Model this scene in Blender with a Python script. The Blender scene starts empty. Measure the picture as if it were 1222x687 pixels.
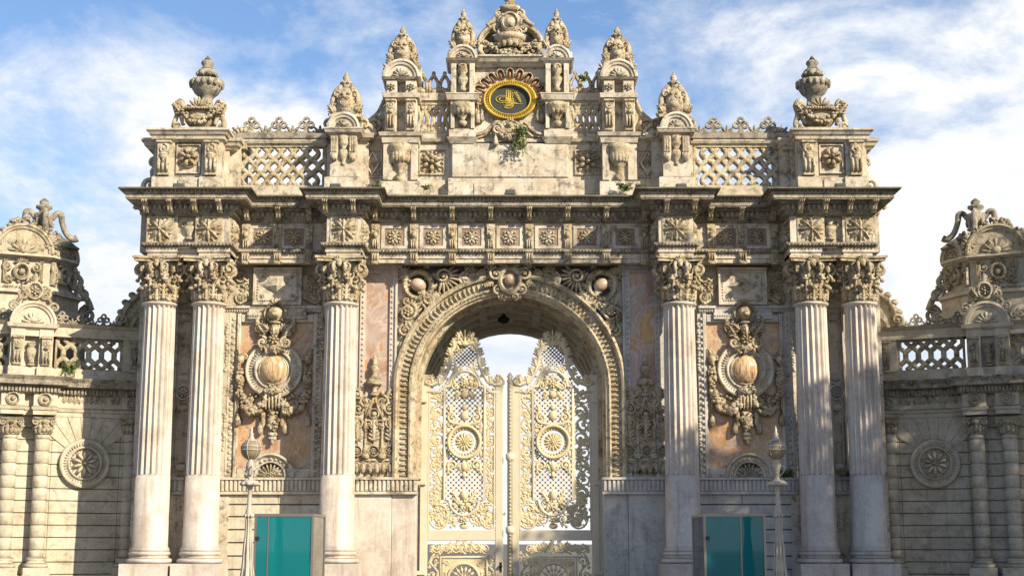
import bpy, math, random
from math import sin, cos, pi, radians, sqrt, atan2
from mathutils import Vector, Matrix
random.seed(11)
rnd = random.uniform
# ---------------------------------------------------------------- camera numbers, used to measure the place
F = 1718.0; CX = 608.5; CY = 343.5; PT = math.atan(.1772); SP, CP = sin(PT), cos(PT); D = 36.5; HC = 1.65
def Zp(py, o=0.0):
    t = (CY - py) / F
    return HC + (D - o) * (SP + t * CP) / (CP - t * SP)
def Xp(px, py, o=0.0):
    z = Zp(py, o) - HC
    return abs(px - CX) / F * ((D - o) * CP + z * SP)
def XZ(px, py, o=0.0): return Xp(px, py, o), Zp(py, o)
def m(p): return p / 46.5

class Frame:
    def __init__(s, ox, oy, ang):
        s.ox, s.oy = ox, oy
        s.ux, s.uy = cos(ang), -sin(ang)
        s.nx, s.ny = -sin(ang), -cos(ang)
    def XZ(s, px, py, off=0.0):
        # meet of a sight line with the plane 'off' in front of this wall
        d = abs(px - CX) / F; t = (CY - py) / F
        dx, dy, dz = d, CP - t * SP, SP + t * CP
        ex = -(s.ox + s.nx * off); ey = -D - (s.oy + s.ny * off)
        k = -(ex * s.nx + ey * s.ny) / (dx * s.nx + dy * s.ny)
        X, Y, Z = ex + dx * k, ey + dy * k, HC + dz * k
        return X * s.ux + Y * s.uy, Z

class MB:
    def __init__(s, sx=1, fr=None):
        s.v = []; s.f = []; s.sm = []; s.sx = sx; s.fr = fr; s.T = None
    def add(s, vs, fs, smooth=False):
        b = len(s.v)
        for p in vs:
            if s.T is not None: p = s.T @ Vector(p)
            x, o, z = p
            if s.fr:
                f = s.fr
                s.v.append(((f.ox + f.ux * x + f.nx * o) * s.sx, f.oy + f.uy * x + f.ny * o, z))
            else: s.v.append((x * s.sx, -o, z))
        for q in fs: s.f.append(tuple(b + i for i in q)); s.sm.append(smooth)
    def box(s, x0, x1, o0, o1, z0, z1): s.frus(x0, x1, o0, o1, z0, x0, x1, o0, o1, z1)
    def frus(s, a0, a1, b0, b1, z0, c0, c1, d0, d1, z1):
        s.add([(a0,b0,z0),(a1,b0,z0),(a1,b1,z0),(a0,b1,z0),(c0,d0,z1),(c1,d0,z1),(c1,d1,z1),(c0,d1,z1)],
              [(0,1,2,3),(4,5,6,7),(0,1,5,4),(1,2,6,5),(2,3,7,6),(3,0,4,7)])
    def cbox(s, x0, x1, o0, o1, z0, z1, c=.012):
        # box with a chamfered front edge
        s.box(x0, x1, o0, o1 - c, z0, z1)
        s.add([(x0,o1-c,z0),(x1,o1-c,z0),(x1,o1-c,z1),(x0,o1-c,z1),(x0+c,o1,z0+c),(x1-c,o1,z0+c),(x1-c,o1,z1-c),(x0+c,o1,z1-c)],
              [(4,5,6,7),(0,1,5,4),(1,2,6,5),(2,3,7,6),(3,0,4,7)])
    def tiers(s, x0, x1, o0, o1, rows, back=True):
        # rows: (z0, e0, z1, e1): a rectangular pile of mouldings, e = how far each stands out
        for z0, e0, z1, e1 in rows:
            bb0 = e0 if back else 0; bb1 = e1 if back else 0
            s.frus(x0-e0, x1+e0, o0-bb0, o1+e0, z0, x0-e1, x1+e1, o0-bb1, o1+e1, z1)
    def blob(s, x, o, z, rx, ro, rz, a=0.0, n=8, k=3, full=False):
        ca, sa = cos(a), sin(a); vs = [(x, o + ro, z)]; fs = []
        rows = 2 * k if full else k
        for i in range(1, rows + 1):
            th = (pi if full else pi / 2) * i / rows
            if full and i == rows: break
            for j in range(n):
                ph = 2 * pi * j / n
                px, pz = rx * sin(th) * cos(ph), rz * sin(th) * sin(ph)
                vs.append((x + px * ca - pz * sa, o + ro * cos(th), z + px * sa + pz * ca))
        for j in range(n): fs.append((0, 1 + j, 1 + (j + 1) % n))
        R = (rows - 1) if full else rows
        for i in range(R - 1):
            for j in range(n):
                a0 = 1 + i * n + j; a1 = 1 + i * n + (j + 1) % n
                fs.append((a0, a0 + n, a1 + n, a1))
        if full:
            vs.append((x, o - ro, z)); L = len(vs) - 1; b0 = 1 + (R - 1) * n
            for j in range(n): fs.append((L, b0 + (j + 1) % n, b0 + j))
        s.add(vs, fs, max(rx, rz) > .13)
    def tube(s, path, r, n=6, cap=True):
        if 4 <= len(path) <= 9:      # round a hand-laid path off into a curve
            Q = [Vector(p) for p in path]; rs = list(r) if isinstance(r, (list, tuple)) else [r]*len(Q); np_, nr = [], []
            for i in range(len(Q)-1):
                a, b_, c, d = Q[max(i-1, 0)], Q[i], Q[i+1], Q[min(i+2, len(Q)-1)]
                for k in range(4):
                    t = k/4; np_.append(.5*((2*b_)+(c-a)*t+(2*a-5*b_+4*c-d)*t*t+(3*b_-a-3*c+d)*t**3)); nr.append(rs[i]*(1-t)+rs[i+1]*t)
            np_.append(Q[-1]); nr.append(rs[-1]); path, r = np_, nr
        N = len(path); vs = []; fs = []
        P = [Vector(p) for p in path]
        for i in range(N):
            t = (P[min(i+1, N-1)] - P[max(i-1, 0)])
            if t.length < 1e-9: t = Vector((0, 0, 1))
            t.normalize()
            ref = Vector((0, 1, 0)) if abs(t.y) < .9 else Vector((1, 0, 0))
            u = t.cross(ref).normalized(); w = t.cross(u)
            rr = r[i] if isinstance(r, (list, tuple)) else r
            for j in range(n):
                a = 2 * pi * j / n
                vs.append(tuple(P[i] + (u * cos(a) + w * sin(a)) * rr))
        for i in range(N - 1):
            for j in range(n):
                fs.append((i*n+j, i*n+(j+1) % n, (i+1)*n+(j+1) % n, (i+1)*n+j))
        if cap: fs.append(tuple(range(n))); fs.append(tuple((N-1)*n + j for j in range(n)))
        s.add(vs, fs, True)
    def lathe(s, cx, co, prof, n=24, a0=0.0, a1=2*pi, smooth=True, sq=None):
        full = abs(a1 - a0 - 2*pi) < 1e-6; M = n if full else n + 1; vs = []; fs = []
        for r, z in prof:
            for j in range(M):
                a = a0 + (a1 - a0) * j / n
                vs.append((cx + r * cos(a), co + r * sin(a), z))
        for i in range(len(prof) - 1):
            for j in range(n):
                j2 = (j + 1) % M
                fs.append((i*M+j, i*M+j2, (i+1)*M+j2, (i+1)*M+j))
        if full:
            fs.append(tuple(range(M))); fs.append(tuple((len(prof)-1)*M + j for j in range(M)))
        s.add(vs, fs, smooth)
    def ribbon(s, pts, w, o0, o1, closed=False, bev=0.0):
        N = len(pts); L = []; R = []
        for i in range(N):
            if closed: a, b = pts[(i-1) % N], pts[(i+1) % N]
            else: a, b = pts[max(i-1, 0)], pts[min(i+1, N-1)]
            tx, tz = b[0]-a[0], b[1]-a[1]; l = math.hypot(tx, tz) or 1
            ww = w[i] if isinstance(w, (list, tuple)) else w
            nx, nz = -tz/l*ww/2, tx/l*ww/2
            L.append((pts[i][0]+nx, pts[i][1]+nz)); R.append((pts[i][0]-nx, pts[i][1]-nz))
        vs = []
        for i in range(N):
            vs += [(L[i][0], o0, L[i][1]), (L[i][0], o1-bev, L[i][1]), (pts[i][0], o1, pts[i][1]), (R[i][0], o1-bev, R[i][1]), (R[i][0], o0, R[i][1])]
        fs = []
        for i in range(N if closed else N - 1):
            a = i*5; b = ((i+1) % N)*5
            for k in range(5): fs.append((a+k, a+(k+1) % 5, b+(k+1) % 5, b+k))
        if not closed: fs.append((0,1,2,3,4)); q = (N-1)*5; fs.append((q,q+1,q+2,q+3,q+4))
        s.add(vs, fs, bev > 0)
    def arc(s, cx, cz, prof, a0=0.0, a1=2*pi, n=32, ez=1.0, smooth=False):
        # prof: (radius, o) swept round (cx, cz); ez squashes it upright
        full = abs(a1-a0-2*pi) < 1e-6; M = n if full else n+1; K = len(prof); vs = []; fs = []
        for j in range(M):
            a = a0 + (a1-a0)*j/n
            for r, o in prof: vs.append((cx + r*cos(a), o, cz + r*sin(a)*ez))
        for j in range(n):
            j2 = (j+1) % M
            for k in range(K-1): fs.append((j*K+k, j2*K+k, j2*K+k+1, j*K+k+1))
        s.add(vs, fs, smooth)
    def poly(s, pts, o0, o1):
        N = len(pts)
        vs = [(x, o1, z) for x, z in pts] + [(x, o0, z) for x, z in pts]
        fs = [tuple(range(N)), tuple(range(2*N-1, N-1, -1))] + [(i, (i+1) % N, N+(i+1) % N, N+i) for i in range(N)]
        s.add(vs, fs)
    def disc(s, cx, cz, o0, o1, r, n=28, ez=1.0):
        s.poly([(cx+r*cos(2*pi*j/n), cz+r*sin(2*pi*j/n)*ez) for j in range(n)], o0, o1)
    def halfdisc(s, cx, cz, o0, o1, r, n=18):
        s.poly([(cx+r*cos(pi*j/n), cz+r*sin(pi*j/n)) for j in range(n+1)], o0, o1)
    # ---- ornament
    def spiral(s, cx, cz, o, r, turns=1.6, a0=0.0, sg=1, w=.03, n=22, eye=True, dep=None):
        dep = dep if dep else w*.8; pts = []; ws = []
        for i in range(n+1):
            t = i/n; rr = r*(1-.8*t); a = a0 + sg*2*pi*turns*t
            pts.append((cx+rr*cos(a), o + dep*.3*t, cz+rr*sin(a))); ws.append(w*(1-.45*t))
        s.tube(pts, ws, 5)
        if eye: s.blob(cx, o, cz, r*.28, dep*1.5, r*.28)
    def leaf(s, x, z, o, a, L, W, n=4, h=.05, curl=0.0):
        s.blob(x+cos(a)*L*.5, o, z+sin(a)*L*.5, L*.52, h, W*.2, a)
        for i in range(n):
            t = (i+.6)/n; ll = W*(.62 - .30*t)
            for sg in (1, -1):
                b = a + sg*(1.05-.5*t)
                bx, bz = x+cos(a)*L*t*.85, z+sin(a)*L*t*.85
                s.blob(bx+cos(b)*ll*.5, o, bz+sin(b)*ll*.5, ll*.62, h*.75, W*.11+.006, b, 6, 2)
    def fan(s, x, z, o, r, a0, a1, n, h=.05, r0=.15, wk=1.0, full=False):
        for i in range(n):
            a = a0 + (a1-a0)*(i/(n-1) if n > 1 else .5)
            rr = r*(1-r0)/2; c = r*r0+rr; w = (a1-a0)/max(n-1, 1)*c*.5*wk
            s.blob(x+cos(a)*c, o, z+sin(a)*c, rr, h, abs(w), a, 8, 3, full)
    def flower(s, x, z, o, r, n=8, h=.05, c=.3):
        for i in range(n):
            a = 2*pi*(i+.5)/n
            s.blob(x+cos(a)*r*.6, o, z+sin(a)*r*.6, r*.42, h, r*.6*pi/n*.95, a, 7, 3)
        s.blob(x, o+h*.2, z, r*c, h*1.3, r*c)
    def garland(s, p0, p1, sag, r, n=14, seed=1):
        R = random.Random(seed)
        for i in range(n+1):
            t = i/n; x = p0[0]+(p1[0]-p0[0])*t; z = p0[2]+(p1[2]-p0[2])*t - sag*4*t*(1-t); o = p0[1]+(p1[1]-p0[1])*t
            rr = r*(.6+.4*sin(pi*t))
            for k in range(4):
                a = R.uniform(0, 2*pi); q = rr*.55
                s.blob(x+cos(a)*q, o+R.uniform(-.2, .5)*rr, z+sin(a)*q, rr*R.uniform(.4, .62), rr*.6, rr*R.uniform(.4, .62), R.uniform(0, 3), 6, 3, True)
    def chain(s, pts, r, seed=1, jit=.3, full=False):
        R = random.Random(seed)
        for x, o, z in pts:
            q = r*R.uniform(.75, 1.2)
            s.blob(x+R.uniform(-jit, jit)*r, o, z+R.uniform(-jit, jit)*r, q, q*.9, q*R.uniform(.8, 1.2), R.uniform(0, 3), 6, 3, full)
    def clump(s, x, z, o, rx, rz, n, r, h, seed=1):
        # crowded carved leaves and buds filling an ellipse
        R = random.Random(seed)
        for i in range(n):
            a = R.uniform(0, 2*pi); q = sqrt(R.random())
            s.blob(x+cos(a)*q*rx, o, z+sin(a)*q*rz, r*R.uniform(.6, 1.3), h*R.uniform(.6, 1.2), r*R.uniform(.35, .8), R.uniform(0, 3), 6, 3)
    def beads(s, x0, z0, x1, z1, o, r, n, h=None, ell=1.0):
        a = atan2(z1-z0, x1-x0)
        for i in range(n):
            t = (i+.5)/n
            s.blob(x0+(x1-x0)*t, o, z0+(z1-z0)*t, r*ell, h or r, r, a, 6, 2)
    def vine(s, x, z0, z1, o, wd, per, w=.022, seed=1, full=False):
        # an upright wandering stem with a spiral tendril and leaves in every bend
        R = random.Random(seed); n = max(1, round((z1-z0)/per)); per = (z1-z0)/n
        pts = []
        for i in range(n*8+1):
            t = i/8.0; pts.append((x + wd*.30*sin(pi*t+pi/2*0), o, z0+per*t))
        s.tube(pts, w, 5)
        for k in range(n):
            sg = 1 if k % 2 == 0 else -1; zc = z0+per*(k+.5)
            s.spiral(x-sg*wd*.12, zc, o, wd*.34, 1.3, (0 if sg > 0 else pi)+rnd(-.3, .3), -sg if k % 2 else sg, w*.9, 14, True, w)
            for q in range(4):
                a = R.uniform(0, 2*pi)
                s.leaf(x-sg*wd*.12+cos(a)*wd*.2, zc+sin(a)*wd*.2, o, a, wd*.26, wd*.2, 2, w*1.3)
            s.leaf(x+sg*wd*.38, zc-per*.3, o, pi/2+sg*.4, wd*.4, wd*.3, 3, w*1.4)
            s.leaf(x-sg*wd*.4, zc+per*.38, o, pi/2-sg*.3, wd*.3, wd*.3, 2, w*1.4)
    def finial(s, cx, co, z0, h, r, n=14):
        p = [(.55,0),(.6,.05),(.35,.1),(.3,.16),(.75,.24),(1.0,.32),(.95,.40),(.5,.47),(.32,.52),(.5,.58),(.68,.64),(.55,.72),(.28,.77),(.34,.83),(.30,.90),(.10,1.0)]
        s.lathe(cx, co, [(a*r, z0+b*h) for a, b in p], n)

C = None
def build(mb, name, mat, parent=None, origin=(0, 0, 0), label=None, autosm=True):
    me = bpy.data.meshes.new(name)
    ox, oy, oz = origin
    me.from_pydata([(a-ox, b-oy, c-oz) for a, b, c in mb.v], [], mb.f)
    me.polygons.foreach_set('use_smooth', mb.sm)
    me.materials.append(mat); me.update()
    import bmesh
    bm = bmesh.new(); bm.from_mesh(me); bmesh.ops.recalc_face_normals(bm, faces=bm.faces); bm.to_mesh(me); bm.free()
    ob = bpy.data.objects.new(name, me); bpy.context.scene.collection.objects.link(ob)
    if parent:
        ob.parent = parent
        pw = parent['_w'] if '_w' in parent else (0, 0, 0)
        ob.location = (ox-pw[0], oy-pw[1], oz-pw[2])
    else: ob.location = origin
    ob['_w'] = origin
    if label: ob['label'] = label
    return ob
def copy_to(o, parent, world, flip=False, kids=True):
    c = o.copy(); bpy.context.scene.collection.objects.link(c); c.parent = parent
    pw = tuple(parent['_w']) if parent else (0, 0, 0)
    c.location = tuple(world[i]-pw[i] for i in range(3)); c['_w'] = tuple(world)
    if flip: c.scale.x = -1
    if kids:
        for ch in list(o.children):
            d = ch.copy(); bpy.context.scene.collection.objects.link(d); d.parent = c
            for g in list(ch.children):
                e = g.copy(); bpy.context.scene.collection.objects.link(e); e.parent = d
    return c
def thing(name, label, cat, loc=(0, 0, 0), group=None):
    o = bpy.data.objects.new(name, None); bpy.context.scene.collection.objects.link(o)
    o.location = loc; o['_w'] = tuple(loc); o['label'] = label; o['category'] = cat
    if group: o['group'] = group
    return o
def tag(o, label=None, cat=None, group=None, kind=None):
    for k, v in (('label', label), ('category', cat), ('group', group), ('kind', kind)):
        if v: o[k] = v
    return o

# ---------------------------------------------------------------- materials
def mat_new(name):
    mt = bpy.data.materials.new(name); mt.use_nodes = True; nt = mt.node_tree
    b = nt.nodes['Principled BSDF']; return mt, nt, b
def N(nt, t, **kw):
    n = nt.nodes.new(t)
    for k, v in kw.items():
        if k in n.inputs: n.inputs[k].default_value = v
        else: setattr(n, k, v)
    return n
def ramp(nt, fac, stops):
    r = nt.nodes.new('ShaderNodeValToRGB'); e = r.color_ramp.elements
    e[0].position, e[0].color = stops[0][0], (*stops[0][1], 1) if len(stops[0][1]) == 3 else stops[0][1]
    e[1].position, e[1].color = stops[-1][0], (*stops[-1][1], 1)
    for p, c in stops[1:-1]:
        q = e.new(p); q.color = (*c, 1)
    nt.links.new(fac, r.inputs[0]); return r.outputs[0]
def mix(nt, f, a, b, mode='MIX'):
    n = nt.nodes.new('ShaderNodeMix'); n.data_type = 'RGBA'; n.blend_type = mode
    for sock, v in ((0, f), (6, a), (7, b)):
        if hasattr(v, 'is_output'): nt.links.new(v, n.inputs[sock])
        else: n.inputs[sock].default_value = v if sock == 0 else (*v, 1)
    return n.outputs[2]
def math_(nt, op, a, b=None, clamp=False):
    n = nt.nodes.new('ShaderNodeMath'); n.operation = op; n.use_clamp = clamp
    for i, v in enumerate((a, b)):
        if v is None: continue
        if hasattr(v, 'is_output'): nt.links.new(v, n.inputs[i])
        else: n.inputs[i].default_value = v
    return n.outputs[0]
def pos(nt, sc=(1, 1, 1), loc=(0, 0, 0)):
    g = nt.nodes.new('ShaderNodeNewGeometry'); mp = nt.nodes.new('ShaderNodeMapping')
    mp.inputs['Scale'].default_value = sc; mp.inputs['Location'].default_value = loc
    nt.links.new(g.outputs['Position'], mp.inputs[0]); return mp.outputs[0]
def noise(nt, vec, scale, detail=4, rough=.6, dist=0.0):
    n = nt.nodes.new('ShaderNodeTexNoise'); n.inputs['Scale'].default_value = scale; n.inputs['Detail'].default_value = detail
    n.inputs['Roughness'].default_value = rough; n.inputs['Distortion'].default_value = dist
    nt.links.new(vec, n.inputs['Vector']); return n.outputs['Fac']
def stone(name, c1, c2, c3, dirt=.5, top=.8, bump=.35, sc=1.0, rough=.75, streak=.5, dirtcol=(.07, .055, .035), topcol=(.06, .055, .03), bd=.02):
    mt, nt, b = mat_new(name)
    v = pos(nt)
    col = ramp(nt, noise(nt, v, 1.3*sc, 6, .65, .6), [(.3, c1), (.5, c2), (.7, c3)])
    fine = noise(nt, v, 14*sc, 4, .7)
    col = mix(nt, .22, col, ramp(nt, fine, [(.3, (.25, .25, .25)), (.75, (1, 1, 1))]), 'MULTIPLY')
    # rain streaks: noise stretched upright
    st = ramp(nt, noise(nt, pos(nt, (5, 5, .45)), 1.0*sc, 5, .7, .2), [(.52, (0, 0, 0)), (.74, (1, 1, 1))])
    col = mix(nt, math_(nt, 'MULTIPLY', st, streak), col, dirtcol)
    # grime in blotches
    gr = ramp(nt, noise(nt, pos(nt, (1, 1, 1), (7, 3, 1)), 3.2*sc, 9, .8, .3), [(.50, (0, 0, 0)), (.62, (1, 1, 1))])
    col = mix(nt, math_(nt, 'MULTIPLY', gr, dirt), col, dirtcol)
    # lichen and soot settle on whatever faces the sky
    g = nt.nodes.new('ShaderNodeNewGeometry'); sp = nt.nodes.new('ShaderNodeSeparateXYZ'); nt.links.new(g.outputs['True Normal'], sp.inputs[0])
    up = math_(nt, 'MULTIPLY', math_(nt, 'SUBTRACT', sp.outputs[2], .35), 2.2, True)
    up = math_(nt, 'MULTIPLY', up, math_(nt, 'ADD', noise(nt, v, 5, 4), .35, True))
    col = mix(nt, math_(nt, 'MULTIPLY', up, top, True), col, topcol)
    nt.links.new(col, b.inputs['Base Color']); b.inputs['Roughness'].default_value = rough
    bp = nt.nodes.new('ShaderNodeBump'); bp.inputs['Strength'].default_value = bump; bp.inputs['Distance'].default_value = bd
    nt.links.new(math_(nt, 'ADD', noise(nt, v, 22*sc, 6, .75), math_(nt, 'MULTIPLY', noise(nt, v, 7*sc, 3, .6, 1.5), bd*20)), bp.inputs['Height']); nt.links.new(bp.outputs[0], b.inputs['Normal'])
    return mt
def veined(name, stops, scale, stretch, dist, rough=.35, vein=None, bump=.08):
    mt, nt, b = mat_new(name)
    v = pos(nt, stretch)
    col = ramp(nt, noise(nt, v, scale, 7, .62, dist), stops)
    if vein:
        w = math_(nt, 'ABSOLUTE', math_(nt, 'SUBTRACT', noise(nt, v, scale*1.7, 6, .6, dist*1.2), .5))
        vv = ramp(nt, w, [(0.0, (1, 1, 1)), (.03, (0, 0, 0))])
        col = mix(nt, math_(nt, 'MULTIPLY', vv, .55), col, vein)
    nt.links.new(col, b.inputs['Base Color']); b.inputs['Roughness'].default_value = rough
    bp = nt.nodes.new('ShaderNodeBump'); bp.inputs['Strength'].default_value = bump; bp.inputs['Distance'].default_value = .01
    nt.links.new(noise(nt, pos(nt), 30, 4), bp.inputs['Height']); nt.links.new(bp.outputs[0], b.inputs['Normal'])
    return mt
def plain(name, c, rough=.5, metal=0.0, var=.15, bump=.1, sc=8):
    mt, nt, b = mat_new(name); v = pos(nt)
    col = mix(nt, noise(nt, v, sc, 5, .7), tuple(x*(1-var*1.6) for x in c), tuple(min(1, x*(1+var)) for x in c))
    nt.links.new(col, b.inputs['Base Color']); b.inputs['Roughness'].default_value = rough; b.inputs['Metallic'].default_value = metal
    bp = nt.nodes.new('ShaderNodeBump'); bp.inputs['Strength'].default_value = bump; bp.inputs['Distance'].default_value = .01
    nt.links.new(noise(nt, v, 40, 3), bp.inputs['Height']); nt.links.new(bp.outputs[0], b.inputs['Normal'])
    return mt
M = {}
M['stone'] = stone('limestone', (.42, .34, .23), (.56, .49, .385), (.66, .61, .52), .75, .95, .5, dirtcol=(.05, .042, .032))
M['carved'] = stone('carved_limestone', (.40, .29, .15), (.60, .50, .34), (.72, .65, .51), .85, .85, .8, 1.8, streak=.35, dirtcol=(.055, .038, .018), bd=.05)
M['vault'] = stone('vault_stone', (.56, .48, .34), (.66, .59, .45), (.70, .64, .52), .2, .4, .3, 1.2, streak=.2)
M['crust'] = stone('blackened_gutter', (.07, .06, .045), (.13, .115, .08), (.24, .21, .16), .6, 1.0, .9, 2.2, streak=.5, topcol=(.05, .055, .02))
M['cornice'] = stone('weathered_cornice', (.22, .19, .14), (.40, .35, .27), (.54, .49, .40), .9, 1.0, .8, 1.8, streak=.6, dirtcol=(.04, .034, .024), bd=.04)
M['marble'] = stone('veined_marble', (.42, .35, .28), (.57, .505, .44), (.63, .58, .51), .32, .6, .15, .8, .5, .75, (.24, .17, .12))
M['grey'] = stone('grey_marble', (.38, .37, .34), (.48, .46, .42), (.56, .53, .49), .4, .5, .2, .8, .55, .5)  # greyed stone; on the right half its colour carries the shade
M['ashlar'] = stone('ashlar_stone', (.44, .38, .28), (.56, .50, .39), (.63, .57, .47), .4, .85, .35, 1.2, .8, .45, (.15, .11, .07))
M['wing'] = stone('wing_ashlar', (.42, .37, .26), (.53, .47, .36), (.61, .555, .45), .45, .7, .35, 1.2, .8, .35, (.12, .10, .07))
M['wcarved'] = stone('wing_carving', (.36, .28, .17), (.54, .46, .32), (.64, .57, .44), .85, .95, .8, 1.8, streak=.4, dirtcol=(.05, .04, .028), bd=.05)
M['joint'] = stone('joint_mortar', (.06, .05, .04), (.10, .085, .065), (.15, .13, .10), .3, .3, .2)
M['shadowstone'] = stone('dark_marble_ground', (.05, .05, .05), (.08, .075, .07), (.12, .11, .10), .5, .5, .3)  # marble dark by its own colour, behind the reliefs
M['pink'] = veined('pink_breccia_marble', [(.30, (.26, .15, .10)), (.40, (.36, .22, .15)), (.47, (.36, .27, .22)), (.53, (.40, .32, .28)), (.58, (.40, .20, .09)), (.64, (.48, .31, .08)), (.71, (.38, .31, .28))], 1.0, (1, 1, .8), 1.3, .3, (.62, .50, .42))
M['ochre'] = veined('ochre_breccia_marble', [(.28, (.26, .12, .06)), (.40, (.36, .20, .11)), (.48, (.40, .29, .21)), (.55, (.42, .26, .10)), (.62, (.36, .18, .08)), (.70, (.42, .33, .27))], 1.5, (1, 1, .8), 1.1, .3, (.60, .46, .33))
M['ball'] = veined('tan_onyx', [(.32, (.16, .08, .04)), (.45, (.38, .24, .13)), (.52, (.60, .46, .28)), (.62, (.36, .22, .12))], 3.0, (3.4, 3.4, .35), .6, .22, None)
M['rose'] = veined('rose_marble', [(.3, (.32, .22, .15)), (.6, (.50, .38, .28))], 4, (1, 1, 1), .5, .3, None)
M['ray'] = veined('dark_rose_marble', [(.3, (.20, .09, .06)), (.6, (.32, .16, .11))], 4, (1, 1, 1), .5, .4, None)
M['friezebg'] = stone('brown_frieze_marble', (.20, .13, .10), (.27, .19, .15), (.34, .26, .21), .4, .3, .2)
M['gold'] = plain('gilded_paint', (.58, .41, .06), .5, .2, .5, .8, 14)
M['black'] = plain('black_plaque', (.022, .028, .024), .6)
M['door'] = plain('cream_door_paint', (.54, .48, .36), .45, 0, .14, .1, 4)
M['doorcast'] = plain('gilded_cream_casting', (.60, .50, .31), .5, .0, .35, .5, 12)
M['iron'] = plain('dark_iron', (.03, .03, .03), .5, .5)
M['white'] = plain('white_lamp_paint', (.44, .40, .33), .45, 0, .4)
M['bframe'] = plain('booth_frame', (.26, .24, .21), .35, .7, .1)
M['leafm'] = plain('weed_green', (.11, .15, .035), .7, 0, .4)
M['bark'] = plain('bark', (.16, .12, .09), .9, 0, .3)
M['fixture'] = plain('fixture_grey', (.10, .09, .08), .5, .2)
def glassm(name, tint, gloss=.05, opac=0.0):
    mt, nt, b = mat_new(name); nt.nodes.remove(b); out = nt.nodes['Material Output']
    tr = N(nt, 'ShaderNodeBsdfTransparent'); tr.inputs[0].default_value = (*tint, 1)
    gl = N(nt, 'ShaderNodeBsdfGlossy'); gl.inputs['Roughness'].default_value = .03
    df = N(nt, 'ShaderNodeBsdfDiffuse'); df.inputs[0].default_value = (tint[0]*.75, tint[1]*.75, tint[2]*.75, 1)
    fr = N(nt, 'ShaderNodeFresnel'); fr.inputs[0].default_value = 1.5
    m1 = N(nt, 'ShaderNodeMixShader'); m1.inputs[0].default_value = opac
    nt.links.new(tr.outputs[0], m1.inputs[1]); nt.links.new(df.outputs[0], m1.inputs[2])
    m2 = N(nt, 'ShaderNodeMixShader'); nt.links.new(math_(nt, 'ADD', fr.outputs[0], gloss, True), m2.inputs[0])
    nt.links.new(m1.outputs[0], m2.inputs[1]); nt.links.new(gl.outputs[0], m2.inputs[2])
    nt.links.new(m2.outputs[0], out.inputs[0]); return mt
M['teal'] = glassm('teal_glass', (.02, .47, .52), .0, .34)
M['tealpale'] = glassm('pale_teal_glass', (.40, .85, .85), .0, .06)
M['clear'] = glassm('pale_glass', (.50, .58, .52), .05, .12)
M['lampglass'] = glassm('lantern_glass', (.50, .42, .27), .02, .6)
# ================================================================= THE GATE
gate = thing('palace_gate', 'tall ornate carved stone ceremonial gateway with six fluted columns, arch and gold plaque', 'gate')
BACK = -5.6
zc_top = Zp(224, 1.9)                      # top of the main cornice
zfr1, zfr0 = Zp(258, 1.35), Zp(291, 1.35)  # frieze
zar0 = Zp(306, 1.35)                       # underside of the architrave
zsp = Zp(462, 0.15)                        # springing of the arch
RA = m(111)
zband1, zband0 = Zp(570, .1), Zp(588, .1)
XO = Xp(166, 450, 0)                       # outer end of the gate body
Xarch = Xp(474, 400, 0)
# ---- body: two solid flanks, left and right of the passage, and the wall over the arch
for sx in (-1, 1):
    b = MB(sx)
    b.box(RA+.28, XO, BACK, 0, 0, zar0+.3)
    b.box(RA+.28, XO+.02, BACK, .42, zar0+.3, zc_top-.15)
    # pier behind the outer columns, standing proud
    b.box(Xp(278, 450, .1), XO+.03, -.3, .10, 0, zar0+.25)
    build(b, 'wall', M['stone'], gate)
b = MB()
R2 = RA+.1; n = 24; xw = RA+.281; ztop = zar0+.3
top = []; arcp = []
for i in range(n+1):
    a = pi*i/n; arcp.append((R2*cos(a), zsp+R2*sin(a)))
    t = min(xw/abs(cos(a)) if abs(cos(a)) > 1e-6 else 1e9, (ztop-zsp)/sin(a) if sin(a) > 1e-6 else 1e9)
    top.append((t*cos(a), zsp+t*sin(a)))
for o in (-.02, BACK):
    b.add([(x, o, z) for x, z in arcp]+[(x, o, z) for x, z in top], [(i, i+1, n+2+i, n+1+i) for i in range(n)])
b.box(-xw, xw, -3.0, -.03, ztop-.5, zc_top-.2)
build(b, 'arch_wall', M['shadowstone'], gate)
# ---- barrel vault with ribs and coffers
b = MB(); b.arc(0, zsp, [(R2, -.02), (R2, BACK+.3)], 0, pi, 32)
for sx in (-1, 1):
    b.add([(sx*R2, -.02, zsp), (sx*R2, BACK+.3, zsp), (sx*R2, BACK+.3, 0), (sx*R2, -.02, 0)], [(0, 1, 2, 3)])
v = build(b, 'vault', M['vault'], gate)
b = MB()
for o in (-1.12, -1.45, -2.6, -3.75, -4.75):
    b.arc(0, zsp, [(R2, o+.14), (R2-.12, o+.12), (R2-.12, o-.12), (R2, o-.14)], 0, pi, 32)
for k in range(1, 10):
    a = pi*k/10
    b.T = Matrix.Translation((0, 0, zsp)) @ Matrix.Rotation(-(a-pi/2), 4, 'Y')
    b.box(-.1, .1, -4.8, -1.5, R2-.10, R2)
    b.T = None
build(b, 'vault_rib', M['vault'], v)
for o in (-2.02, -3.17, -4.25):
    for k in range(10):
        b = MB(); a = pi*(k+.5)/10
        b.T = Matrix.Translation((0, 0, zsp)) @ Matrix.Rotation(-(a-pi/2), 4, 'Y') @ Matrix.Translation((0, o, R2)) @ Matrix.Rotation(-pi/2, 4, 'X')
        b.flower(0, 0, 0, .22, 8, .06); b.fan(.0, 0, 0, .33, .2, 1.2, 2, .04, .6); b.fan(.0, 0, 0, .33, 3.3, 4.3, 2, .04, .6)
        b.ribbon([(-.27, -.36), (.27, -.36), (.27, .36), (-.27, .36)], .04, 0, .05, True)
        b.T = None
        build(b, 'coffer_flower', M['vault'], v)
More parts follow.
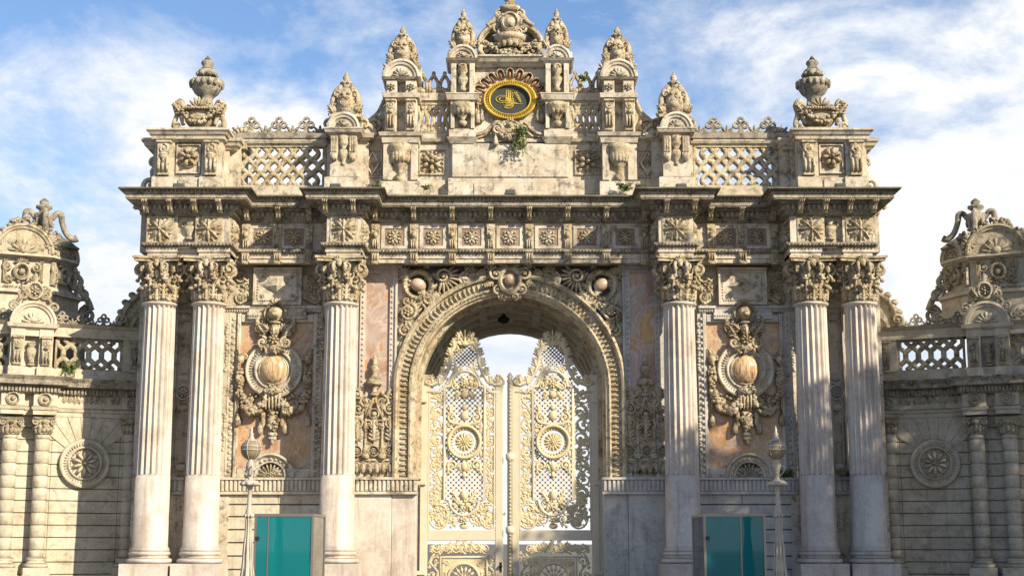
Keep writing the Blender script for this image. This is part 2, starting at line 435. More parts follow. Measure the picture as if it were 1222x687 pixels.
# ---- back wall of the passage with its smaller arch
b = MB(); zs2 = Zp(398, BACK)-2.40; R3 = 2.40
arcp = [(R3*cos(pi*i/24), zs2+R3*sin(pi*i/24)) for i in range(25)]
top = []
for i in range(25):
    a = pi*i/24; top.append(((R2+.5)*cos(a), zs2+.1+(R2+1.0)*sin(a)))
for o in (BACK+.5, BACK-.1):
    b.add([(x, o, z) for x, z in arcp]+[(x, o, z) for x, z in top], [(i, i+1, 26+i, 25+i) for i in range(24)])
b.add([(x, BACK+.5, z) for x, z in arcp]+[(x, BACK-.1, z) for x, z in arcp], [(i, i+1, 26+i, 25+i) for i in range(24)])
for sx in (-1, 1): b.box(sx*R3, sx*(R2+.5), BACK-.1, BACK+.5, 0, zs2+.1)
b.arc(0, zs2, [(R3+.32, BACK+.5), (R3+.32, BACK+.58), (R3+.1, BACK+.58), (R3, BACK+.5)], 0, pi, 32)
build(b, 'rear_arch', M['vault'], gate)

# ---- archivolt: rim, egg band, inner mouldings; runs down the jambs to the fluted band
b = MB()
prof = [(m(137), -.05), (m(137), .20), (m(134), .24), (m(131.5), .20), (m(131), .10), (m(119.5), .06), (m(119), .15), (m(117), .17), (m(115), .12), (m(113), .10), (m(112), .03), (m(110), .02), (m(110), -.45), (m(105.5), -.46), (m(105.5), -1.0)]
b.arc(0, zsp, prof, 0, pi, 64)
for sx in (-1, 1):
    vs = []; K = len(prof)
    for z in (zsp, zband1): vs += [(sx*r, o, z) for r, o in prof]
    b.add(vs, [(k, k+1, K+k+1, K+k) for k in range(K-1)])
av = build(b, 'archivolt', M['carved'], gate)
b = MB()
ne = 66
for i in range(ne):
    a = pi*(i+.5)/ne
    b.blob(m(125.2)*cos(a), .07, zsp+m(125.2)*sin(a), m(5.4), .075, m(1.75), a, 7, 3)
    a = pi*(i+1)/ne
    b.blob(m(116)*cos(a), .15, zsp+m(116)*sin(a), m(.8), .03, m(1.1), a, 5, 2)
nv = int((zsp-zband1)/(pi*m(125)/ne))
for sx in (-1, 1):
    for i in range(nv):
        z = zband1+(zsp-zband1)*(i+.5)/nv
        b.blob(sx*m(125.2), .07, z, m(5.4), .075, m(1.75), 0, 7, 3)
build(b, 'egg_moulding', M['carved'], av)
# jambs under the band
for sx in (-1, 1):
    b = MB(sx)
    x0, x1, x2 = RA-.02, Xp(467, 620, .1), Xp(419, 620, .1)
    b.cbox(m(109), x1-.003, -.5, .13, 0, zband0, .015)
    b.cbox(x1, x2, -.2, .16, 0, zband0, .015)
    build(b, 'jamb', M['grey'] if sx > 0 else M['marble'], gate)  # right jamb greyed: shade put into its colour
# ---- fluted band courses
def fluted_band(sx, xa, xb, z0, z1, o, parent, mat):
    b = MB(sx); b.box(xa, xb, -.1, o, z0, z1)
    b.box(xa-.02, xb+.02, -.1, o+.07, z1-.045, z1+.015); b.box(xa-.01, xb+.01, -.1, o+.05, z0-.03, z0+.035)
    w = .105; nn = int((xb-xa)/w); w = (xb-xa)/nn
    for i in range(nn): b.cbox(xa+w*(i+.2), xa+w*(i+.8), o, o+.045, z0+.045, z1-.05, .01)
    return build(b, 'fluted_band', mat, parent)
for sx in (-1, 1):
    fluted_band(sx, m(108), Xp(419, 580, .15), zband0, zband1, .2, gate, M['stone'] if sx < 0 else M['grey'])  # right band takes the greyed stone, shade in the colour
    fluted_band(sx, Xp(382, 580, .1), Xp(263, 580, .1), zband0, zband1, .12, gate, M['ashlar'] if sx < 0 else M['grey'])  # same greying for shade on the right bay's band
    fluted_band(sx, Xp(219, 580, .1), Xp(200, 580, .1), zband0, zband1, .14, gate, M['grey'])
# ---- keystone
b = MB(); zk = Zp(334, .3)
b.poly([(-.30, zk-.45), (.30, zk-.45), (.36, zk+.35), (-.36, zk+.35)], -.3, .22)
ks = build(b, 'keystone', M['carved'], av)
b = MB(); b.arc(0, zk, [(.30, .2), (.30, .32), (.24, .36), (.20, .30)], 0, 2*pi, 20, 1.25)
for sg in (1, -1):
    b.spiral(sg*.36, zk+.16, .28, .17, 1.4, pi/2, -sg, .045); b.spiral(sg*.30, zk-.22, .25, .13, 1.3, -pi/2, sg, .04)
    b.spiral(sg*.12, zk-.42, .25, .10, 1.2, -pi/2, sg, .035)
    b.leaf(sg*.35, zk+.3, .22, pi/2-sg*1.0, .30, .22); b.leaf(sg*.4, zk-.02, .22, pi/2-sg*2.0, .3, .2)
b.fan(0, zk+.33, .26, .32, .25, pi-.25, 9, .06, .2)
build(b, 'cartouche', M['carved'], ks)
b = MB(); b.blob(0, .28, zk, .14, .15, .16, 0, 14, 6); build(b, 'boss', M['rose'], ks)

# ---- spandrel reliefs
zs1 = Zp(318, .05); xs1 = Xp(475, 330, .05)
for sx in (-1, 1):
    b = MB(sx)
    def XS(px, py): return XZ(px, py, .1)
    # oval cartouche with ribbed rim
    cx, cz = XS(499, 340)
    b.arc(cx, cz, [(.42, 0), (.42, .14), (.36, .20), (.30, .14), (.27, .06)], 0, 2*pi, 26)
    for i in range(22):
        a = 2*pi*i/22; b.blob(cx+.36*cos(a), .15, cz+.36*sin(a), .05, .07, .022, a, 6, 2)
    b.spiral(cx+.38, cz+.30, .12, .15, 1.4, pi, -1, .045); b.spiral(cx-.30, cz-.36, .12, .15, 1.4, 0, -1, .045)
    b.spiral(cx+.28, cz-.42, .12, .15, 1.4, pi/2, 1, .045)
    # corner shell
    x, z = XS(483, 328); b.fan(x, z, .08, .26, pi*-.2, pi*.8, 8, .10, .1)
    # great shell and leaves along the top
    x, z = XS(529, 331); b.fan(x, z, .08, .46, 2.3, 5.0, 9, .13, .15); b.spiral(x, z+.02, .18, .20, 1.5, pi, -1, .05)
    x, z = XS(545, 331); b.leaf(x, z, .1, pi+.15, .55, .40, 5, .10)
    x, z = XS(561, 328); b.spiral(x, z, .1, .15, 1.4, pi, 1, .04); b.leaf(x, z, .08, pi-.1, .5, .25, 4, .08)
    x, z = XS(575, 325); b.spiral(x, z, .1, .13, 1.4, 0, -1, .038); b.leaf(x-.05, z+.1, .08, 2.6, .35, .2, 3, .07)
    x, z = XS(586, 323); b.spiral(x, z, .1, .10, 1.2, pi, 1, .035)
    x, z = XS(517, 362); b.leaf(x, z, .08, .74, .50, .36, 5, .10); b.leaf(x+.1, z+.1, .08, 2.5, .35, .3, 4, .09)
    # lower scrolls
    x, z = XS(487, 372); b.spiral(x, z, .12, .23, 1.8, pi*.6, 1, .055); b.leaf(x+.05, z-.2, .08, pi+.9, .40, .3, 5, .10)
    b.flower(x, z, .14, .13, 6, .06)
    x, z = XS(499, 376); b.leaf(x, z, .08, 1.2, .40, .3, 4, .10)
    x, z = XS(483.5, 394); b.spiral(x, z, .12, .16, 1.5, pi*.4, -1, .045); b.leaf(x, z+.1, .08, pi-.6, .25, .25, 4, .08)
    x, z = XS(481, 411); b.spiral(x, z, .1, .12, 1.4, pi*.5, 1, .04); b.leaf(x, z-.1, .07, -1.5, .35, .2, 4, .08)
    x, z = XS(478, 427); b.spiral(x, z, .1, .075, 1.2, pi*.5, -1, .03); b.leaf(x, z-.1, .06, -1.55, .4, .14, 4, .06)
    R = random.Random(5)
    for i in range(150):        # small filling leaves, kept outside the arch rim
        x = R.uniform(.5, xs1-.08); z = R.uniform(zsp+.3, zs1-.06)
        if math.hypot(x, z-zsp) < m(142) or math.hypot(x-cx, z-cz) < .3: continue
        b.leaf(x, z, .02, R.uniform(0, 6.28), .27, .24, 3, .13)
    sp = build(b, 'spandrel_relief', M['carved'], gate)
    b = MB(sx); b.blob(cx, .1, cz, .21, .15, .17, .4, 16, 6); build(b, 'boss', M['rose'], sp)

# ---- pink breccia panels with beaded frames, candelabra reliefs beneath
for sx in (-1, 1):
    b = MB(sx)
    xa, xb = Xp(465, 400, .05), Xp(436, 400, .05); z0, z1 = zband1, Zp(326, .05)
    b.box(xa, xb, -.05, .03, z0, z1)
    pn = build(b, 'marble_panel', M['pink'], gate)
    b = MB(sx)
    b.box(xs1, xa-.14, -.05, .14, z0, zs1+.02)                      # plain strip by the spandrel
    b.box(xa-.14, xa, -.05, .09, z0, z1+.1); b.box(xb, xb+.14, -.05, .09, z0, z1+.1); b.box(xa, xb, -.05, .09, z1, z1+.1)
    b.box(xb+.14, Xp(419, 400, .1), -.05, .05, z0, zs1+.02)
    b.box(xa-.3, xb+.4, -.05, .15, z1+.1, zs1+.04)
    nb = 34
    for x in (xa-.06, xb+.06): b.beads(x, z0+.6, x, z1, .09, .032, nb, .035)
    b.beads(xa, z1+.05, xb, z1+.05, .09, .03, 8, .035)
    build(b, 'beaded_frame', M['marble'] if sx < 0 else M['grey'], pn)  # right frame coloured as if in shade
    # candelabra relief
    b = MB(sx); xm = (Xp(421, 520, .1)+Xp(471, 520, .1))/2; hw = .52; zb = zband1+.06; zt = Zp(470, .15)
    b.box(xm-hw, xm+hw, 0, .07, zband1+.02, zt-.35)
    for i in range(6):
        x = xm-hw+.09+i*(2*hw-.18)/5
        b.blob(x, .08, zb+.19, .075, .08, .15, 0, 8, 3); b.ribbon([(x-.09, zb+.02), (x-.07, zb+.28), (x, zb+.36), (x+.07, zb+.28), (x+.09, zb+.02)], .03, .06, .13)
    b.box(xm-hw, xm+hw, .05, .12, zb+.37, zb+.42)
    for i in range(3):
        x = xm+(i-1)*.42; zc = zb+.62
        b.arc(x, zc, [(.15, .06), (.15, .14), (.12, .16), (.10, .08)], 0, 2*pi, 18); b.flower(x, zc, .09, .10, 8, .05)
        b.leaf(x, zc+.2, .09, pi/2, .75, .30, 7, .07)
    for i in (-1, 1):
        x = xm+i*.21
        prof = [(.10, 0), (.12, .06), (.05, .12), (.10, .2), (.035, .3), (.03, .7), (.07, .78), (.05, .84), (.03, .9), (.03, 1.2), (.09, 1.27), (.05, 1.36), (.07, 1.46), (.02, 1.52), (.05, 1.6), (.01, 1.7)]
        b.lathe(x, .1, [(r, zb+.42+h*1.02) for r, h in prof], 12)
        b.blob(x, .1, zb+.5, .12, .12, .11, 0, 8, 3)
    zq = zb+1.55
    b.arc(xm, zq, [(.14, .05), (.14, .15), (.11, .17), (.09, .08)], 0, 2*pi, 18); b.blob(xm, .1, zq, .08, .1, .08)
    for sg in (1, -1):
        b.spiral(xm+sg*.20, zq+.30, .12, .17, 1.5, pi/2, -sg, .04); b.spiral(xm+sg*.40, zq+.12, .12, .16, 1.5, pi/2, sg, .04)
        b.spiral(xm+sg*.43, zq+.48, .12, .14, 1.5, 0 if sg > 0 else pi, sg, .038); b.spiral(xm+sg*.13, zq-.25, .12, .12, 1.3, -pi/2, sg, .035)
        b.spiral(xm+sg*.40, zq-.22, .12, .13, 1.3, -pi/2, -sg, .035)
        b.leaf(xm+sg*.05, zq+.1, .1, pi/2-sg*.7, .4, .2, 3, .06); b.leaf(xm+sg*.3, zq+.3, .1, pi/2-sg*.3, .4, .2, 3, .06)
        b.tube([(xm+sg*.21, .12, zq-.1), (xm+sg*.1, .14, zq+.15), (xm, .14, zq+.45)], .035, 6)
    b.finial(xm, .14, zq+.45, 1.05, .19)
    b.lathe(xm, .14, [(.19, zq+.72), (.21, zq+.76), (.19, zq+.80)], 14)
    build(b, 'candelabra_relief', M['carved'], gate)

# ---- side bays
for sx in (-1, 1):
    # diamond pyramid block
    b = MB(sx)
    xa, z1 = XZ(361, 319, .2); xb, z0 = XZ(301, 364, .2)
    b.box(xa, xb, -.05, .2, z0, z1)
    b.ribbon([(xa+.04, z0+.04), (xb-.04, z0+.04), (xb-.04, z1-.04), (xa+.04, z1-.04)], .08, .2, .25, True)
    nb = 17
    for zz in (z0+.13, z1-.13): b.beads(xa+.13, zz, xb-.13, zz, .2, .03, nb, .03)
    for xx in (xa+.13, xb-.13): b.beads(xx, z0+.15, xx, z1-.15, .2, .03, 9, .03)
    xm, zm = (xa+xb)/2, (z0+z1)/2; w, h = .40, .25
    b.add([(xm-w, .2, zm), (xm, .2, zm-h), (xm+w, .2, zm), (xm, .2, zm+h), (xm, .36, zm)], [(0, 1, 4), (1, 2, 4), (2, 3, 4), (3, 0, 4)])
    for q in (-1, 1):
        for r in (-1, 1): b.flower(xm+q*.37, zm+r*.25, .2, .07, 6, .04)
    pb = build(b, 'pyramid_block', M['stone'], gate)
    for q in (-1, 1):
        b = MB(sx)
        xe = xb if q > 0 else xa
        b.poly([(xe, z1-.2), (xe+q*.45, z1-.02), (xe+q*.45, z0-.02), (xe, z0+.2)], -.02, .08)
        b.spiral(xe+q*.33, z1-.25, .1, .15, 1.5, pi/2, -q, .045); b.spiral(xe+q*.33, z0+.22, .1, .14, 1.4, -pi/2, q, .045)
        b.spiral(xe+q*.16, zm, .1, .11, 1.3, 0, q, .04); b.leaf(xe+q*.1, zm+.1, .08, pi/2-q*.9, .35, .25, 4, .08); b.leaf(xe+q*.1, zm-.1, .08, -pi/2+q*.9, .35, .25, 4, .08)
        b.clump(xe+q*.3, zm, .06, .12, .3, 14, .06, .07, 3)
        build(b, 'scrolled_bracket', M['carved'], pb)
    # dropped moulding
    b = MB(sx); xA, xB = Xp(383, 400, .1), Xp(266, 400, .1); zA, zB = Zp(378, .1), Zp(368, .1)
    b.box(xA, xB, -.05, .12, zB-.09, zB); b.box(xA, xB, -.05, .18, zB, zB+.06); b.box(xm-.75, xm+.75, -.04, .2, zB-.28, zB-.12); b.box(xm-.72, xm+.72, -.04, .16, zB-.12, zB-.01)
    b.beads(xA, zB-.05, xB, zB-.05, .12, .028, 40, .03); b.beads(xm-.74, zB-.2, xm+.74, zB-.2, .2, .026, 24, .03)
    # pilaster strips with hanging scale pattern either side of the marble
    z0, z1 = zband1, zB-.1
    pL, pR = Xp(287, 420, .05), Xp(374, 420, .05)      # marble edges (outer, inner)
    for (a, c) in ((pL+.10, Xp(266, 420, .05)), (Xp(384, 420, .05), pR-.10)):
        b.box(a, c, -.05, .07, z0, z1)
        mid = (a+c)/2; nn = 26
        for i in range(nn):
            z = z0+.1+(z1-z0-.2)*(i+.5)/nn
            if c > 5.5 or i > -1: b.blob(a+.09, .07, z, .065, .06, .06, .5, 7, 3)
        b.chain([(c-.10, .08, z1-.3-.08*i) for i in range(16)], .055, 4)
        b.chain([(c-.10, .08, z1-2.6-.08*i) for i in range(12)], .05, 5)
        b.cbox(a+.17, a+.20, .06, .11, z0+.05, z1-.05, .008)
    # moulded frame round the marble
    zt, zb = Zp(385, .05), Zp(558, .05)
    for (a, c) in ((pL, pL+.10), (pR-.10, pR)): b.cbox(a, c, -.05, .13, z0+.02, z1-.02, .02)
    b.cbox(pR, pL, -.05, .13, zt, z1-.05, .02); b.cbox(pR, pL, -.05, .13, z0+.02, zb, .02)
    fr = build(b, 'panel_surround', M['stone'] if sx < 0 else M['grey'], gate)  # right surround greyed to look shaded
    b = MB(sx); b.box(pR, pL, -.04, .03, zb, zt); build(b, 'marble_panel', M['ochre'], gate)
    # ---- medallion
    mx, mz = XZ(327, 441, .15)
    b = MB(sx)
    b.arc(mx, mz, [(.73, 0), (.73, .2), (.70, .24), (.66, .20), (.52, .17), (.50, .22), (.46, .24), (.44, .16), (.40, .13), (.385, .20), (.36, .22), (.34, .1)], 0, 2*pi, 48, 1, True)
    for i in range(52):
        a = 2*pi*(i+.5)/52; b.blob(mx+.59*cos(a), .17, mz+.59*sin(a), .062, .06, .020, a, 6, 2)
    md = build(b, 'medallion', M['stone'], gate)
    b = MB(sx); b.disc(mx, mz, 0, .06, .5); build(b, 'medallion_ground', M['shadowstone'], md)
    b = MB(sx); b.blob(mx, .08, mz, .385, .30, .40, 0, 24, 8); build(b, 'onyx_boss', M['ball'], md)
    # helmet and bust crowning it
    b = MB(sx)
    zq = Zp(416, .3)
    b.clump(mx, zq+.05, .2, .36, .14, 34, .075, .14, 5); b.blob(mx, .15, zq+.08, .34, .2, .17, 0, 12, 4)
    for sg in (-1, 1):
        b.spiral(mx+sg*.30, zq+.16, .28, .15, 1.5, pi/2, sg, .055); b.spiral(mx+sg*.42, zq+.52, .15, .13, 1.4, -pi/2, -sg, .045)
        b.tube([(mx+sg*.42, .15, zq+.5), (mx+sg*.47, .16, zq+.75), (mx+sg*.36, .16, zq+.95)], [.05, .06, .04], 6)
        b.spiral(mx+sg*.36, zq+.90, .16, .10, 1.3, pi/2, sg, .035); b.leaf(mx+sg*.2, zq+.3, .15, pi/2-sg*.6, .5, .3, 4, .12)
    b.flower(mx, zq+.24, .34, .15, 7, .08); b.blob(mx, .2, zq+.50, .13, .22, .17, 0, 12, 4); b.blob(mx, .2, zq+.68, .17, .18, .05, 0, 12, 4); b.leaf(mx-.1, zq+.45, .2, 2.4, .35, .3, 4, .12); b.leaf(mx+.1, zq+.45, .2, .74, .35, .3, 4, .12); b.leaf(mx, zq+.3, .36, pi/2, .3, .2, 3, .1)
    b.blob(mx, .2, zq+.93, .20, .24, .20, 0, 14, 5); b.arc(mx, zq+.90, [(.29, .10), (.31, .24), (.27, .30), (.23, .22), (.22, .12)], -.3, pi+.3, 20); b.clump(mx, zq+.74, .22, .24, .06, 14, .06, .09, 8)
    b.blob(mx, .30, zq+.88, .12, .24, .10, 0, 10, 4); b.fan(mx, zq+1.12, .2, .2, .3, pi-.3, 5, .1, .2)
    build(b, 'helmet_trophy', M['carved'], md)
    # swags and tassels
    b = MB(sx); tz = Zp(428, .2)
    for sg in (-1, 1):
        X0 = mx+sg*.86
        b.blob(X0, .15, tz, .10, .12, .14); b.leaf(X0, tz-.02, .12, pi/2-sg*.2, .32, .22, 3, .09); b.spiral(X0-sg*.12, tz+.05, .15, .08, 1.2, 0, sg, .03)
        b.garland((X0, .17, tz-.15), (X0-sg*.02, .17, tz-.9), 0, .115, 10, 3)
        b.garland((X0, .17, tz-.85), (mx+sg*.14, .22, mz-.72), .40, .17, 14, 4)
        b.clump(mx+sg*.62, mz-.70, .08, .22, .2, 16, .08, .10, 6)
        for dx, dz, ln in ((.02, -1.25, .42), (-.55, -1.55, .18)):
            x = X0-sg*abs(dx) if dx < 0 else X0+sg*dx
            b.tube([(x, .14, tz-1.0), (x, .14, tz+dz-ln*.4)], .022, 5)
            b.lathe(x, .14, [(.03, tz+dz-ln*.3), (.06, tz+dz-ln*.35), (.045, tz+dz-ln*.4), (.075, tz+dz-ln*.4-.1), (.075, tz+dz-ln*.4-.26), (.04, tz+dz-ln*.4-.28)], 8)
    # acanthus drop in the middle
    zd = mz-.48
    b.blob(mx, .24, zd-.06, .24, .14, .13, 0, 12, 4); b.clump(mx, zd-.05, .3, .2, .1, 16, .06, .10, 5)
    for i in range(5): b.blob(mx+(i-2)*.085, .2, zd-.28, .042, .12, .30, 0, 8, 3)
    b.clump(mx, zd-.80, .1, .16, .28, 34, .08, .16, 9); b.blob(mx, .1, zd-.78, .16, .15, .3, 0, 10, 4)
    b.blob(mx, .12, zd-1.15, .14, .12, .08); b.chain([(mx+.07*q, .14, zd-1.24) for q in (-1, 0, 1)], .06, 2); b.blob(mx, .12, zd-1.34, .05, .08, .09)
    for sg in (-1, 1):
        b.lathe(mx+sg*.24, .15, [(.03, zd-.50), (.05, zd-.54), (.03, zd-.58), (.06, zd-.62), (.06, zd-.90), (.035, zd-.94), (.02, zd-1.0)], 8)
    build(b, 'garland', M['carved'], md)
    # ---- lunette with a shell
    lx, lz = XZ(323, 569, .1)
    b = MB(sx)
    b.halfdisc(lx, lz, .03, .10, .60)
    b.arc(lx, lz, [(.60, .08), (.60, .22), (.55, .25), (.50, .17), (.41, .15), (.40, .21), (.36, .20), (.36, .08)], 0, pi, 28)
    for i in range(11):
        a = pi*(i+.5)/11; b.blob(lx+.455*cos(a), .15, lz+.455*sin(a), .04, .05, .05, a, 6, 2)
    for sg in (-1, 1): b.box(lx+sg*.60, lx+sg*.95, .02, .16, lz, lz+.08)
    lu = build(b, 'lunette', M['stone'], gate)
    b = MB(sx); b.halfdisc(lx, lz, .08, .11, .36); build(b, 'lunette_ground', M['joint'], lu)
    b = MB(sx); b.fan(lx, lz+.02, .11, .35, .15, pi-.15, 9, .09, .3, .75); b.flower(lx, lz+.06, .14, .1, 6, .06)
    for sg in (-1, 1): b.spiral(lx+sg*.17, lz+.08, .15, .08, 1.3, pi/2, sg, .025)
    build(b, 'shell', M['carved'], lu)
    # ---- ashlar under the band
    b = MB(sx); xa, xb = Xp(386, 640, .1), Xp(262, 640, .1)
    ys = [589, 601.5, 616, 631.5, 647, 663, 679, 696]
    zz = [Zp(y, .06) for y in ys]+[0]
    for i in range(len(zz)-1):
        xq = xa
        cuts = [xa, xb] if i % 2 else [xa, xa+(xb-xa)*.45, xb]
        for c0, c1 in zip(cuts[:-1], cuts[1:]): b.cbox(c0+.004, c1-.004, -.05, .08, zz[i+1]+.010, zz[i]-.010, .014)
    build(b, 'ashlar_courses', M['ashlar'] if sx < 0 else M['grey'], gate)  # right courses carry shade in a greyer colour
    b = MB(sx); b.box(xa+.01, xb-.01, -.06, .03, 0, zz[0]-.02); build(b, 'mortar_joints', M['joint'], gate)
    # ---- panel between the paired columns
    xc = Xp(219, 470, .12)
    b = MB(sx); zt = Zp(368, .1)
    b.ribbon([(xc-.22, zband1+.15), (xc+.22, zband1+.15), (xc+.22, zt), (xc-.22, zt)], .05, .1, .16, True)
    b.ribbon([(xc-.13, zband1+.35), (xc+.13, zband1+.35), (xc+.13, zt-.35), (xc-.13, zt-.35)], .03, .1, .14, True)
    for z in (zt-.22, (zt+zband1)/2+.38, (zt+zband1)/2-.38, zband1+.28): b.blob(xc, .11, z, .13, .09, .11, 0, 10, 4)
    zc = (zt+zband1)/2; b.arc(xc, zc, [(.2, .1), (.2, .17), (.16, .18), (.15, .12)], 0, 2*pi, 20); b.flower(xc, zc, .12, .15, 8, .07)
    build(b, 'pier_panel', M['stone'] if sx < 0 else M['grey'], gate)  # right pier panel greyed for shade
# ================================================================= COLUMNS
OC = .95
zS1, zF, zS0 = Zp(362, OC), Zp(567, OC), Zp(657, OC)
zB0, zP0 = Zp(672, OC+.4), Zp(690, OC+.5)
def shaft_mesh():
    b = MB(); NF = 18; seg = NF*6
    rt, rb = .385, .425
    def R(z): t = (z-zS0)/(zS1-zS0); return rb+(rt-rb)*t**1.35
    zs = [zF+.02] + [zF+(zS1-.12-zF)*i/6 for i in range(0, 7)]
    zl = [zF, zF+.03, zF+(zS1-zF)*.33, zF+(zS1-zF)*.66, zS1-.14, zS1-.10]
    vs = []; fs = []
    for i, z in enumerate(zl):
        dep = 0 if i in (0, len(zl)-1) else 1
        for j in range(seg):
            ph = (j % 6)/6.0
            d = max(0, sin(pi*(ph*6-.75)/4.5)) if .75 < ph*6 < 5.25 else 0
            r = R(z)-dep*.062*d**.7
            a = 2*pi*j/seg; vs.append((r*cos(a), r*sin(a), z))
    for i in range(len(zl)-1):
        for j in range(seg):
            fs.append((i*seg+j, i*seg+(j+1) % seg, (i+1)*seg+(j+1) % seg, (i+1)*seg+j))
    b.add(vs, fs, False)
    b.lathe(0, 0, [(R(zS1), zS1-.10), (R(zS1)+.02, zS1-.08), (R(zS1)+.055, zS1-.05), (R(zS1)+.055, zS1-.02), (R(zS1)+.01, zS1)], 40)
    b.lathe(0, 0, [(rb+.05, zS0), (rb+.05, zS0+.04), (rb+.005, zS0+.12), (R(zF)+.004, zF-.004)], 48)
    return b
def base_mesh():
    b = MB(); h = zS0-zB0
    b.lathe(0, 0, [(.50, zB0), (.545, zB0+h*.10), (.555, zB0+h*.22), (.54, zB0+h*.36), (.50, zB0+h*.42), (.455, zB0+h*.5), (.455, zB0+h*.62), (.49, zB0+h*.68), (.505, zB0+h*.8), (.49, zB0+h*.92), (.47, zB0+h)], 44)
    return b
def plinth_mesh():
    b = MB(); b.tiers(-.58, .58, -.58, .58, [(zP0, 0, zB0, 0)]); b.tiers(-.68, .68, -.68, .68, [(zP0-.45, 0, zP0-.004, 0)]); b.tiers(-.78, .78, -.78, .78, [(0, 0, zP0-.454, 0)]); return b
def capital_mesh():
    b = MB(); z0, z1 = zS1, zar0; h = z1-z0; r = .385
    b.lathe(0, 0, [(r-.01, z0), (r-.02, z0+h*.5), (r+.04, z0+h*.75), (r+.13, z0+h*.88)], 24)
    # abacus with hollow sides
    pts = []
    for q in range(4):
        for i in range(7):
            t = -1+2*i/6; A = .60
            x, o = A*t, .50+.10*t*t
            a = q*pi/2; pts.append((x*cos(a)-o*sin(a), x*sin(a)+o*cos(a)))
    for (za, zb, s) in ((z1-.13, z1-.06, .93), (z1-.06, z1, 1.0)):
        n = len(pts); b.add([(x*s, o*s, za) for x, o in pts]+[(x*s, o*s, zb) for x, o in pts], [tuple(range(n)), tuple(range(n, 2*n))]+[(i, (i+1) % n, n+(i+1) % n, n+i) for i in range(n)])
    for q in range(8):
        a = q*pi/4
        # leaf tiers
        for (off, zz, hh, rr, sc) in ((0, z0+.02, h*.34, r, 1.0), (pi/8, z0+.05, h*.56, r+.02, 1.0)):
            b.T = Matrix.Rotation(a+off, 4, 'Z') @ Matrix.Translation((0, rr-.02, 0))
            pth = []; ws = []
            for i in range(8):
                t = i/7; u = t*1.25
                oo = .02+.03*sin(pi*t)+(.16*max(0, t-.6)/.4 if t > .6 else 0)
                zzv = zz+hh*min(1, u)-(.22*hh*max(0, t-.82)/.18 if t > .82 else 0)
                pth.append((0, oo, zzv)); ws.append(.05*(1-.3*t))
            b.tube(pth, ws, 5)
            for i in range(1, 7):
                t = i/7; p = pth[i]
                for sg in (1, -1): b.blob(sg*.065, p[1]-.02, p[2], .065, .045, .035, sg*.7, 6, 2, True)
            b.blob(0, pth[-1][1]+.01, pth[-1][2], .085, .06, .05, 0, 8, 2, True)
            b.T = None
    for q in range(4):
        a = q*pi/2+pi/4
        b.T = Matrix.Rotation(a, 4, 'Z')
        # corner volutes: a pair of spirals back to back
        for sg in (-1, 1):
            b.T = Matrix.Rotation(a, 4, 'Z') @ Matrix.Rotation(sg*.55, 4, 'Z') @ Matrix.Translation((sg*-.0, .0, 0)) @ Matrix.Rotation(pi/2, 4, 'Z')
            # spiral lives in the (radius, z) plane
            pts = []; ws = []
            for i in range(26):
                t = i/25; rr = .17*(1-.78*t); an = pi*.95-2*pi*1.55*t
                pts.append((.50+rr*cos(an), 0, z1-.30+rr*sin(an))); ws.append(.05*(1-.4*t))
            pre = [(.33, 0, z0+h*.42), (.345, 0, z0+h*.58)]
            b.tube(pre+pts, [.03, .04]+ws, 6)
            b.blob(.50, 0, z1-.30, .06, .07, .06, 0, 8, 2, True)
        b.T = Matrix.Rotation(a, 4, 'Z')
        b.leaf(0, z0+h*.62, .52, pi/2, .2, .16, 3, .08)
        b.T = Matrix.Rotation(q*pi/2, 4, 'Z')
        # mask and shell at the middle of each face
        b.blob(0, .47, z1-.14, .10, .10, .11, 0, 10, 4); b.blob(0, .52, z1-.22, .06, .08, .07, 0, 8, 3); b.clump(0, z1-.16, .48, .14, .11, 16, .05, .08, 6); b.fan(0, z1-.12, .50, .14, .2, pi-.2, 5, .07, .2)
        for sg in (-1, 1): b.spiral(sg*.17, z1-.27, .45, .10, 1.3, pi/2, -sg, .032); b.leaf(sg*.1, z0+h*.5, .40, pi/2-sg*.5, .28, .16, 3, .06)
        b.blob(0, .43, z0+h*.62, .07, .08, .13, 0, 8, 3)
        b.T = None
    return b
cx0 = [Xp(191, 365, OC), Xp(249.6, 365, OC), Xp(407, 365, OC)]
col_src = None
for sx in (-1, 1):
    for i, x in enumerate(cx0):
        w = (sx*x, -OC, 0)
        if col_src is None:
            def at(b): b.v = [(p[0]+w[0], p[1]+w[1], p[2]) for p in b.v]; return b
            col_src = build(at(shaft_mesh()), 'column', M['marble'], gate, w)
            build(at(base_mesh()), 'column_base', M['marble'], col_src, w)
            build(at(plinth_mesh()), 'plinth', M['marble'], col_src, w)
            build(at(capital_mesh()), 'capital', M['carved'], col_src, w)
        else: copy_to(col_src, gate, w)

